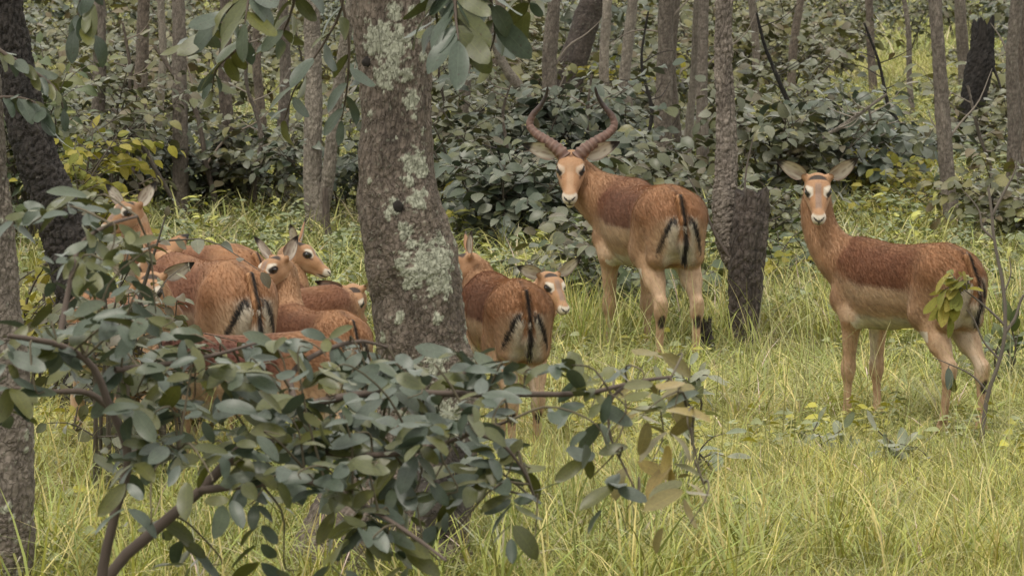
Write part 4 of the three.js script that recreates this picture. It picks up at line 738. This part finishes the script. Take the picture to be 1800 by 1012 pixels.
// ---------------------------------------------------------------- undergrowth behind the herd: [px, row of the foot, radius, height, leaf kind, leaf length, label]
const BUSHES = [
  [60, 470, 0.8, 1.35, 'olive', 0.085, 'olive bush filling the gap behind the left edge trunk'],
  [150, 430, 0.8, 1.25, 'bush', 0.085, 'grey green bush above the raised pale neck'],
  [250, 410, 0.9, 1.20, 'bush', 0.08, 'grey green bush behind the left impalas'],
  [360, 415, 0.8, 0.95, 'bluish', 0.08, 'low bluish bush between the two straight trunks'],
  [450, 420, 0.7, 0.85, 'bush', 0.085, 'low bush behind the impala in profile'],
  [600, 430, 0.6, 0.80, 'bluish', 0.08, 'bluish bush tucked left of the big trunk'],
  [800, 430, 0.7, 0.95, 'bush', 0.09, 'bush with pale leaf tops right of the big trunk'],
  [870, 480, 0.6, 0.75, 'bluish', 0.10, 'bluish large leaved bush above the striped rump'],
  [940, 470, 0.6, 0.80, 'bluish', 0.10, 'bluish bush under the ram\'s chin'],
  [1010, 455, 0.6, 0.75, 'bush', 0.10, 'broad leaved bush behind the ram\'s neck'],
  [890, 400, 0.8, 1.05, 'bluish', 0.10, 'dark bluish bush left of the ram\'s head'],
  [1080, 400, 0.8, 0.98, 'bluish', 0.11, 'large leaved bush right of the ram\'s head'],
  [1150, 420, 0.6, 0.62, 'bush', 0.09, 'bush just above the ram\'s back'],
  [1380, 420, 0.8, 1.12, 'bush', 0.10, 'dense pale topped bush right of the stump tree'],
  [1450, 400, 0.7, 0.95, 'bluish', 0.12, 'broad leaved bush above the right impala\'s head'],
  [1520, 380, 0.55, 0.85, 'bluish', 0.12, 'drooping broad leaved bush right of the right impala\'s ears'],
  [1345, 470, 0.45, 0.50, 'bush', 0.08, 'low bush at the foot of the stump tree'],
  [1740, 430, 0.7, 0.55, 'bush', 0.09, 'low bush behind the right impala\'s rump'],
  [1790, 470, 0.6, 0.65, 'olive', 0.09, 'olive bush at the right edge of the picture'],
  [1600, 330, 0.6, 0.32, 'herb', 0.08, 'low light green bush on the grassy gap'],
  [1750, 330, 0.9, 0.75, 'bush', 0.10, 'bush behind the burnt black trunk'],
  [1560, 430, 0.5, 0.35, 'yellow', 0.07, 'low yellow leaved bush behind the right impala'],
  [1420, 540, 0.42, 0.36, 'herb', 0.07, 'light green bush left of the right impala\'s chest'],
  [1375, 560, 0.30, 0.26, 'yellow', 0.07, 'small yellowish bush beside the stump tree'],
  [890, 450, 0.30, 0.40, 'yellow', 0.08, 'pale yellow leaved sprig above the striped rump'],
  [1120, 600, 0.50, 0.42, 'herb', 0.08, 'green bush between the ram\'s legs and the peering face'],
  [1010, 590, 0.45, 0.50, 'bush', 0.08, 'green bush behind the peering young impala'],
  [1060, 540, 0.50, 0.50, 'bush', 0.09, 'green bush below the ram\'s chest'],
  [125, 545, 0.34, 1.02, 'yellow', 0.075, 'yellow leaved bush before the charred leaning trunk'],
  [85, 485, 0.45, 1.45, 'herb', 0.10, 'lime green bush reaching up at the top left corner'],
  [1595, 402, 0.35, 0.55, 'yellow', 0.075, 'yellow leaved bush on the slope left of the slender grey trunk'],
  [1118, 262, 0.45, 0.95, 'yellow', 0.085, 'far yellow leaved bush right of the horns'],
];
BUSHES.forEach(([x, y, r, h, leaf, size, label], i) => bush({ foot: [x, y], r, h, leaf, size, label, seed: 200 + i, group: 'undergrowth bushes', stems: 6 + Math.round(r * 5), twigs: 8, n: 5, own: 60 }));
// the thicket farther back: bushes one can tell apart, each placed by the tree it grows beside
const TREES = scene.children.filter(o => o.userData.category === 'tree').map(o => ({ x: o.position.x / -o.position.z * FOCAL + PW / 2, z: -o.position.z, name: o.userData.label.split(/,| with | rising | standing | cut by | crossing | beside | behind | above | half | left of | right of | close | slanting | between | leaning /)[0] }));
{
  const R = rng(77), kinds = ['bush', 'bluish', 'olive', 'bush', 'olive'], word = { bush: 'grey green', bluish: 'bluish green', olive: 'olive green' }, used = {};
  const place = (rows) => { const out = []; for (const [row, step, h] of rows) for (let x = -60 + R() * step; x < 1880; x += step * (0.75 + 0.5 * R())) out.push([x, row + (R() - 0.5) * 34, h]); return out; };
  const make = (x, y, h, i, o) => {
    const gap = x > 1500 && x < 1790 && y > 118, open = x < 640 && y > 250;      // grassy gaps stay open
    if ((gap && R() < 0.88) || (open && R() < 0.55)) return;
    const k = gap ? 'olive' : kinds[Math.floor(R() * kinds.length)], tall = gap ? 0.35 : h * (0.6 + 0.55 * R());
    let near = null, bd = 1e9; for (const t of TREES) { const q = Math.abs(t.x - x) + Math.abs(t.z - depthOfRow(y)) * 6; if (q < bd) { bd = q; near = t; } }
    const label = `${word[k]} thicket bush ${tall > h ? 'tall ' : ''}${near.x > x ? 'left' : 'right'} of and ${depthOfRow(y) > near.z ? 'beyond' : 'before'} the ${near.name}`.split(' ').slice(0, 16).join(' ');
    bush({ foot: [x, y], r: 0.8 + 0.45 * R(), h: tall, leaf: k, size: 0.10 + 0.05 * R(), label, seed: 400 + i, group: `${word[k]} thicket bushes by the ${near.name}`, stems: 6, twigs: 8, n: 4, own: 22, spread: 1.5, shapes: BROAD, ...o });
  };
  place([[330, 165, 1.0], [270, 130, 1.25], [215, 115, 1.35]]).forEach(([x, y, h], i) => make(x, y, h, i));
  // the wood beyond reads as one mass
  const root = new THREE.Group(); root.name = 'far_thicket'; root.userData = { label: 'dim far thicket closing the view under the trees', category: 'thicket', kind: 'stuff' }; scene.add(root);
  const wood = new Build(), lists = { bush: [], bluish: [], olive: [] };
  place([[170, 100, 1.5], [135, 92, 1.6], [100, 86, 1.75], [68, 90, 1.9]]).forEach(([x, y, h], i) => { const k = kinds[i % 5]; make(x, y, h, 900 + i, { into: root, wood, list: lists[k], leaf: k, own: 0 }); });
  part('stems', wood.geometry(), twigMaterial, root, true);
  for (const k in lists) plantLeaves(root, lists[k], SPARE, LEAF[k].mats, LEAF[k].vc, LEAF[k].tones, 0, 'leaf', 'foliage');
}
// ---------------------------------------------------------------- grass
function tuftShape(seed, blades, h0, h1, spread, lean, width) {
  const R = rng(seed), B = new Build();
  for (let b = 0; b < blades; b++) {
    const a = R() * 6.283, rr = spread * Math.sqrt(R()), x0 = Math.cos(a) * rr, z0 = Math.sin(a) * rr, h = lerp(h0, h1, Math.pow(R(), 1.4)), dir = R() * 6.283, bend = lean * (0.2 + 1.1 * R()) * h, w = width * (0.6 + 0.8 * R()), v0 = 0.55 + 0.75 * R(), c0 = [v0 * lerp(0.82, 1.12, R()), v0, v0 * lerp(0.6, 1.2, R())], dry = R() < 0.16;
    const c = dry ? [1.55, 1.30, 2.1] : c0, tw = dir + 1.57 + (R() - 0.5) * 1.6, seg = 4; let l = -1, m = -1;
    for (let i = 0; i <= seg; i++) {
      const t = i / seg, x = x0 + Math.cos(dir) * bend * t * t, z = z0 + Math.sin(dir) * bend * t * t, y = h * (t - 0.30 * (bend / h) * t * t * t), ww = w * (1 - t * t * 0.92), cc = mulc(c, 0.9 + 0.2 * R());
      if (i < seg) { const p = B.vert(x - Math.cos(tw) * ww, y, z - Math.sin(tw) * ww, cc), q = B.vert(x + Math.cos(tw) * ww, y, z + Math.sin(tw) * ww, cc); if (l >= 0) B.quad(l, m, q, p); l = p; m = q; }
      else B.tri(l, m, B.vert(x, y, z, cc));
    }
  }
  return B.geometry();
}
function leafyTuft(seed, n, h, size) {           // small broad leaved weeds
  const R = rng(seed), B = new Build(), v = V3();
  for (let k = 0; k < n; k++) {
    const a = R() * 6.28, y = h * (0.2 + 0.8 * R()), p = V3(Math.cos(a) * 0.03 * R(), y, Math.sin(a) * 0.03 * R()), d = V3(Math.cos(a), 0.5 - R() * 0.7, Math.sin(a)), m = leafMatrix(p, d, V3(R() - 0.5, 1, R() - 0.5), size * (0.5 + 0.8 * R())), g = k % 2 ? NARROW[0] : BROAD[1], P = g.attributes.position, b = B.count, c = mulc([1, 1, 1], 0.8 + 0.4 * R());
    for (let i = 0; i < P.count; i++) { v.fromBufferAttribute(P, i).applyMatrix4(m); B.vert(v.x, v.y, v.z, c); } for (const i of g.index.array) B.i.push(i + b);
  }
  return B.geometry();
}
const grassMaterial = new THREE.MeshPhysicalMaterial({ vertexColors: true, roughness: 0.62, transmission: 0.32, thickness: 0, side: THREE.DoubleSide });
function scatter(name, label, shape, count, R, place) {
  const m = new THREE.InstancedMesh(shape, grassMaterial, count), M = new THREE.Matrix4(), q = new THREE.Quaternion(), c = new THREE.Color();
  let n = 0;
  for (let i = 0; i < count; i++) {
    const s = place(R, i); if (!s) continue;
    M.compose(V3(s.x, -0.01, s.z), q.setFromAxisAngle(V3(0, 1, 0), R() * 6.283), V3(s.w, s.s, s.w)); m.setMatrixAt(n, M); m.setColorAt(n, c.setRGB(...s.c)); n++;
  }
  m.count = n; m.name = name; m.castShadow = m.receiveShadow = true; m.userData = { label, category: 'grass', kind: 'stuff' }; scene.add(m);
}
const patch = (x, z) => clamp(0.5 + 0.9 * fbm(x * 0.45, z * 0.30, 4.2, 3), 0, 1);
function grassTone(R, x, z) {
  const d = -z, p = patch(x, z), far = sstep(18.5, 24, d), yellow = mixc([0.570, 0.535, 0.150], [0.370, 0.405, 0.095], p), green = mixc([0.255, 0.295, 0.080], [0.430, 0.430, 0.095], p);
  const t = mixc(yellow, green, far * 0.85 + 0.12 * (1 - far) * R()), k = 0.75 + 0.5 * R();
  return R() < 0.07 ? mulc([0.52, 0.47, 0.27], k) : mulc(t, k);
}
// evenly over what the lens sees of the ground between two distances
const spot = (R, d0, d1) => { const d = Math.sqrt(lerp(d0 * d0, d1 * d1, R())), x = (R() * 2 - 1) * (d * 0.128 + 0.5); return [x, -d]; };
const T1 = [1, 2, 3, 4].map(s => tuftShape(s, 46, 0.07, 0.24, 0.14, 0.9, 0.0026)), T2 = [5, 6].map(s => tuftShape(s, 24, 0.18, 0.46, 0.10, 1.0, 0.0036)), T3 = [7, 8, 9].map(s => tuftShape(s, 34, 0.12, 0.36, 0.20, 0.9, 0.0042)), T4 = tuftShape(11, 60, 0.25, 0.62, 0.09, 0.62, 0.0030);
T1.forEach((g, k) => scatter('short_grass', 'short yellow green grass covering the open ground' , g, 5200, rng(900 + k), (R) => { const [x, z] = spot(R, 12.6, 24); const low = z < -16.3 && z > -21 ? 0.62 : 1; return { x, z, s: low * (0.6 + 0.8 * R()), w: 0.8 + 0.6 * R(), c: grassTone(R, x, z) }; }));
T2.forEach((g, k) => scatter('tall_grass', 'taller arching grass blades scattered over the meadow', g, 2300, rng(920 + k), (R) => { const [x, z] = spot(R, 12.6, 24); if (patch(x + 9, z) < 0.45) return null; const low = z < -16.3 && z > -20.5 ? 0.6 : 1; return { x, z, s: low * (0.7 + 0.6 * R()), w: 0.8 + 0.6 * R(), c: grassTone(R, x, z) }; }));
scatter('grass_stalks', 'thin tall flowering grass stalks standing over the meadow', tuftShape(31, 4, 0.40, 0.72, 0.05, 0.42, 0.0019), 420, rng(935), (R) => { const [x, z] = spot(R, 12.8, 23); return { x, z, s: 0.7 + 0.5 * R(), w: 1, c: mulc([0.40, 0.41, 0.15], 0.7 + 0.6 * R()) }; });
T3.forEach((g, k) => scatter('woodland_grass', 'green grass under the trees behind the herd', g, 5200, rng(940 + k), (R) => { const [x, z] = spot(R, 21, 62); return { x, z, s: 0.8 + 0.7 * R(), w: 0.9 + 0.8 * R(), c: grassTone(R, x, z) }; }));
scatter('far_grass', 'bright grass far off between the trunks', T3[0], 2600, rng(950), (R) => { const [x, z] = spot(R, 60, 125); return { x, z, s: 1.1 + 0.7 * R(), w: 2.2 + R(), c: grassTone(R, x, z) }; });
{
  const W1 = leafyTuft(21, 16, 0.20, 0.055), W2 = leafyTuft(22, 20, 0.34, 0.075);
  scatter('weeds', 'small yellowish broad leaved weeds in the grass', W1, 2400, rng(960), (R) => { const [x, z] = spot(R, 12.8, 22); if (fbm(x * 0.9, z * 0.6, 9, 3) < (x < -1.2 ? -0.25 : 0.05)) return null; const y = R() < 0.55; return { x, z, s: 0.6 + 0.6 * R(), w: 0.7 + 0.5 * R(), c: mulc(y ? [0.46, 0.43, 0.055] : [0.30, 0.33, 0.14], 0.7 + 0.5 * R()) }; });
  scatter('woodland_weeds', 'broad leaved green weeds under the trees', W2, 5200, rng(961), (R) => { const [x, z] = spot(R, 21.3, 50); return { x, z, s: 0.6 + 0.9 * R(), w: 0.8 + 0.7 * R(), c: mulc(R() < 0.2 ? [0.40, 0.40, 0.08] : [0.215, 0.255, 0.115], 0.65 + 0.6 * R()) }; });
}
// single tussocks of long blades in the foreground
[[1182, 930, 1.0, 'tallest, below the withered spray'], [1130, 985, 0.9, 'at the bottom edge below the withered spray'], [1335, 960, 0.8, 'half way between the withered spray and the right impala'], [1210, 860, 0.7, 'just right of the withered spray'], [1480, 990, 0.8, 'at the bottom edge below the right impala\'s chest'], [1690, 975, 0.8, 'below the right impala\'s hind hooves'], [870, 990, 0.7, 'at the foot of the big trunk'], [330, 1000, 0.8, 'behind the shrub\'s slanting stem'], [1780, 900, 0.7, 'at the right edge'], [1060, 900, 0.55, 'smallest, left of the withered spray']].forEach(([x, y, s, where], i) => {
  const p = groundAt(x, y + 40), m = new THREE.Mesh(T4, tussockMaterial(i)); m.name = numbered('grass_tussock'); m.position.copy(p).setY(-0.01); m.rotation.y = i * 1.3; m.scale.set(s, s * 0.8, s); m.castShadow = m.receiveShadow = true;
  m.userData = { label: 'tussock of long grass blades ' + where, category: 'grass', group: 'grass tussocks' }; scene.add(m);
});
function tussockMaterial(i) { const m = grassMaterial.clone(); m.color = new THREE.Color(...mulc([0.30, 0.34, 0.085], 0.85 + 0.06 * (i % 5))); return m; }
// ---------------------------------------------------------------- leafy shrub between the camera and the herd
{
  const d = 9.0, foot = at(140, 1012, d).setY(0), R = rng(2024), root = thing('shrub', 'leafy grey green shrub spreading across the lower left foreground', 'shrub', foot), list = [], mains = [], woods = [], wood = [0.105, 0.078, 0.064];
  foot.x -= 0.05;
  const main = (px, r0, r1, dz = 0) => { const w = smooth(px.map(([x, y], i) => at(x, y, d + dz * i / (px.length - 1))), 26); const B = new Build(); woods.push(B); tube(B, relative(w, foot), r0, r1, 8, wood, px.length); w.forEach(p => { p.B = B; mains.push(p); }); return w; };
  const gy = 2.14 * FOCAL / d + HORIZON;                                  // row of the ground below
  main([[118, gy + 4], [126, 1300], [136, 1010], [160, 900], [182, 800], [150, 715], [116, 640], [60, 606], [10, 596], [-30, 590]], 0.0135, 0.005, -0.3);
  main([[122, gy + 4], [128, 1300], [150, 1012], [215, 945], [310, 862], [400, 770], [480, 720], [560, 698], [640, 690], [750, 692], [880, 693], [1000, 690], [1070, 672], [1140, 662]], 0.0145, 0.0035, 0.1);
  main([[150, 715], [110, 690], [50, 688], [-20, 682]], 0.008, 0.004, -0.1);
  main([[160, 650], [250, 640], [330, 625], [420, 600]], 0.007, 0.003, 0.2);
  main([[60, 606], [80, 500], [100, 430], [150, 395], [200, 380]], 0.007, 0.003, 0.25);
  main([[480, 720], [470, 660], [520, 620], [590, 600], [640, 610]], 0.008, 0.003, 0.3);
  main([[400, 770], [500, 790], [600, 800], [700, 790], [790, 760], [850, 740]], 0.009, 0.003, -0.35);
  main([[310, 862], [420, 850], [520, 850], [600, 890], [680, 940], [740, 985]], 0.009, 0.003, -0.5);
  main([[790, 760], [840, 780], [880, 830], [900, 880]], 0.005, 0.002, 0.1);
  main([[182, 800], [210, 790], [240, 800], [270, 790]], 0.006, 0.003, -0.2);
  main([[1060, 676], [1035, 700], [1030, 760], [1060, 830], [1080, 870]], 0.004, 0.0015, -0.05);
  main([[1136, 664], [1160, 700], [1175, 770], [1195, 850]], 0.0030, 0.0012, -0.05);
  const targets = [[200, 690], [232, 722], [250, 655], [292, 640], [330, 602], [300, 700], [352, 662], [400, 630], [482, 610], [380, 700], [420, 758], [460, 660], [520, 612], [562, 640], [540, 700], [600, 642], [640, 662], [682, 642], [700, 690], [600, 720], [500, 760], [560, 780], [640, 760], [702, 750], [620, 812], [560, 842], [682, 812], [740, 780], [600, 880], [662, 880], [722, 842], [762, 862], [640, 942], [700, 950], [732, 992], [580, 992], [480, 832], [432, 832], [392, 800], [332, 780], [262, 800], [222, 832], [330, 842], [402, 882], [222, 915], [850, 835], [800, 820], [822, 742], [862, 772], [892, 822], [880, 690], [840, 642], [905, 652], [962, 642], [800, 622], [560, 730], [640, 830], [520, 700], [450, 720], [580, 650], [690, 860], [730, 720], [655, 705], [470, 880], [350, 990], [460, 1000], [900, 930], [665, 780], [590, 760], [530, 820], [610, 930], [700, 905], [760, 930], [420, 640], [340, 720], [270, 720], [760, 760], [720, 640],
    [60, 600], [108, 622], [150, 590], [182, 562], [232, 540], [262, 562], [20, 690], [155, 438], [165, 478], [200, 512], [12, 395], [105, 372], [10, 730], [118, 660], [230, 430]];
  const grow = (tx, ty, len, n, size, o = {}) => {
    const t = at(tx, ty, d + (R() - 0.5) * 0.9 + (o.dz ?? 0)); let best = null, bd = 9; for (const m of mains) { const q = m.distanceTo(t); if (q < bd) { bd = q; best = m; } }
    const dir = t.clone().sub(best), l = dir.length() || 0.1; dir.normalize();
    const a = l > len ? best.clone().lerp(t, 0.0) : best, mid = a.clone().lerp(t, 0.5).add(V3((R() - 0.5) * 0.05, 0.02 + 0.03 * R(), (R() - 0.5) * 0.06)), end = t.clone().add(V3((R() - 0.5) * 0.07, -0.02 * R() - (o.sag ?? 0), (R() - 0.5) * 0.07)), w = smooth([a, mid, t, end], 10);
    tube(best.B, relative(w, foot), 0.0030, 0.0011, 5, [0.115, 0.095, 0.062], Math.floor(tx));
    leavesOn(o.list ?? list, w, R, { tag: best.B, n, size, pairs: true, from: clamp(1 - 0.20 / l, 0.08, 0.75), droop: 0.22, face: 0.55 });
  };
  for (const [x, y] of targets) grow(x, y, 0.3, 4 + Math.floor(R() * 2.6), 0.074);
  for (const [x, y] of [[1000, 742], [1050, 762], [1025, 812], [1082, 862], [1105, 712], [1090, 655], [1010, 690], [1060, 720]]) grow(x, y, 0.2, 2, 0.078, { sag: 0.03 });
  const sick = []; for (const [x, y] of [[1150, 690], [1165, 740], [1175, 770], [1190, 835], [1196, 880], [1125, 770], [1150, 640]]) grow(x, y, 0.2, 2, 0.085, { sag: 0.04, list: sick });
  woods.forEach(B => part('branch', B.geometry(), twigMaterial, root));
  const L = LEAF.front; plantLeaves(root, list, OVAL, L.mats, L.vc, L.tones, 300);
  plantLeaves(root, sick, OVAL, LEAF.sick.mats, LEAF.sick.vc, LEAF.sick.tones, 40, 'withered_leaf');
}
// bare sapling in front of the impala on the right, with one tuft of yellow leaves
{
  const d = 16.7, foot = groundAt(1722, 829), R = rng(55), root = thing('sapling', 'bare twiggy sapling with a tuft of yellow leaves before the right impala\'s rump', 'sapling', foot), w = [0.125, 0.104, 0.088], list = [];
  const T = (px, r0, r1) => { const p = smooth(px.map(([x, y]) => at(x, y, d)), 14), B = new Build(); p.B = B; tube(B, relative(p, foot), r0, r1, 7, w, px[0][0]); part(r0 > 0.01 ? 'stem' : 'branch', B.geometry(), twigMaterial, root); return p; };
  const st = T([[1722, 830], [1728, 760], [1738, 690], [1756, 640], [1768, 585], [1764, 500], [1748, 420], [1744, 370], [1738, 330]], 0.0105, 0.005);
  T([[1768, 585], [1785, 560], [1800, 520], [1830, 500]], 0.008, 0.003); T([[1766, 570], [1740, 545], [1710, 520], [1690, 505]], 0.006, 0.002); T([[1756, 630], [1730, 600], [1712, 560], [1700, 545]], 0.005, 0.0015);
  T([[1748, 420], [1728, 400], [1722, 370], [1690, 330]], 0.006, 0.002); T([[1744, 380], [1765, 340], [1785, 300], [1790, 270]], 0.007, 0.002); T([[1738, 690], [1710, 660], [1670, 640], [1640, 628]], 0.005, 0.0015); T([[1764, 520], [1778, 480], [1775, 450]], 0.004, 0.0015);
  for (const px of [[[1690, 505], [1680, 490], [1672, 478]], [[1690, 505], [1670, 520], [1655, 540]], [[1690, 508], [1676, 530], [1672, 552]], [[1690, 505], [1668, 505], [1650, 520]], [[1700, 510], [1700, 495], [1696, 480]]]) { const p = T(px, 0.003, 0.001); leavesOn(list, p, R, { tag: p.B, n: 4, size: 0.088, pairs: true, from: 0.1, droop: 0.45, face: 0.8 }); }
  const dark = []; { const p = T([[1670, 640], [1668, 646], [1670, 655]], 0.002, 0.001); leavesOn(dark, p, R, { tag: p.B, n: 1, size: 0.085, from: 0.3, droop: 0.6, face: 1.2 }); }
  plantLeaves(root, list, OVAL, LEAF.yellow.mats, LEAF.yellow.vc, LEAF.yellow.tones, 60); plantLeaves(root, dark, OVAL, LEAF.front.mats, LEAF.front.vc, LEAF.front.tones, 9);
}
// seedlings in the grass
[[1462, 840, 0.20, 'pale', 'seedling with grey leaves in the grass left of the right impala\'s front hooves'], [1590, 868, 0.18, 'pale', 'seedling with broad pale leaves below the right impala'], [1205, 760, 0.22, 'pale', 'grey leaved seedling below the ram\'s hooves'], [1230, 900, 0.22, 'pale', 'seedling beside the withered spray'], [1180, 930, 0.20, 'bush', 'small seedling under the withered spray'], [150, 860, 0.25, 'yellow', 'yellow leaved seedling between the left trunk and the shrub stem'], [230, 800, 0.24, 'yellow', 'yellow leaved seedling right of the charred trunk\'s foot'], [1770, 700, 0.28, 'herb', 'pale green seedling at the right edge beside the sapling']].forEach(([x, y, h, leaf, label], i) => bush({ name: 'seedling', category: 'seedling', foot: [x, y], r: 0.12, h: h + 0.08, leaf, size: 0.085, label, seed: 700 + i, stems: 4, twigs: 1, n: 2, own: 60, spread: 0.35, droop: -0.05, tilt: 0.9, shapes: OVAL, group: 'seedlings' }));
// yellow leaved shrubs at the far left
[[95, 560, 0.42, 0.95, 'olive leaved shrub between the left edge trunk and the pale neck', 'olive'], [40, 600, 0.35, 1.05, 'yellow leaved shrub at the left edge beside the charred trunk', 'yellow'], [302, 765, 0.26, 0.90, 'shrub with fresh yellow green leaves before the face of an impala', 'olive'], [188, 790, 0.28, 1.16, 'grey green shrub before the raised pale neck at far left', 'bush']].forEach(([x, y, r, h, label, leaf], i) => bush({ name: 'shrub', category: 'shrub', foot: [x, y + 150], r, h, leaf, size: 0.062, label, seed: 760 + i, stems: 6, twigs: 5, n: 4, own: 90 }));
renderer.render(scene, camera);
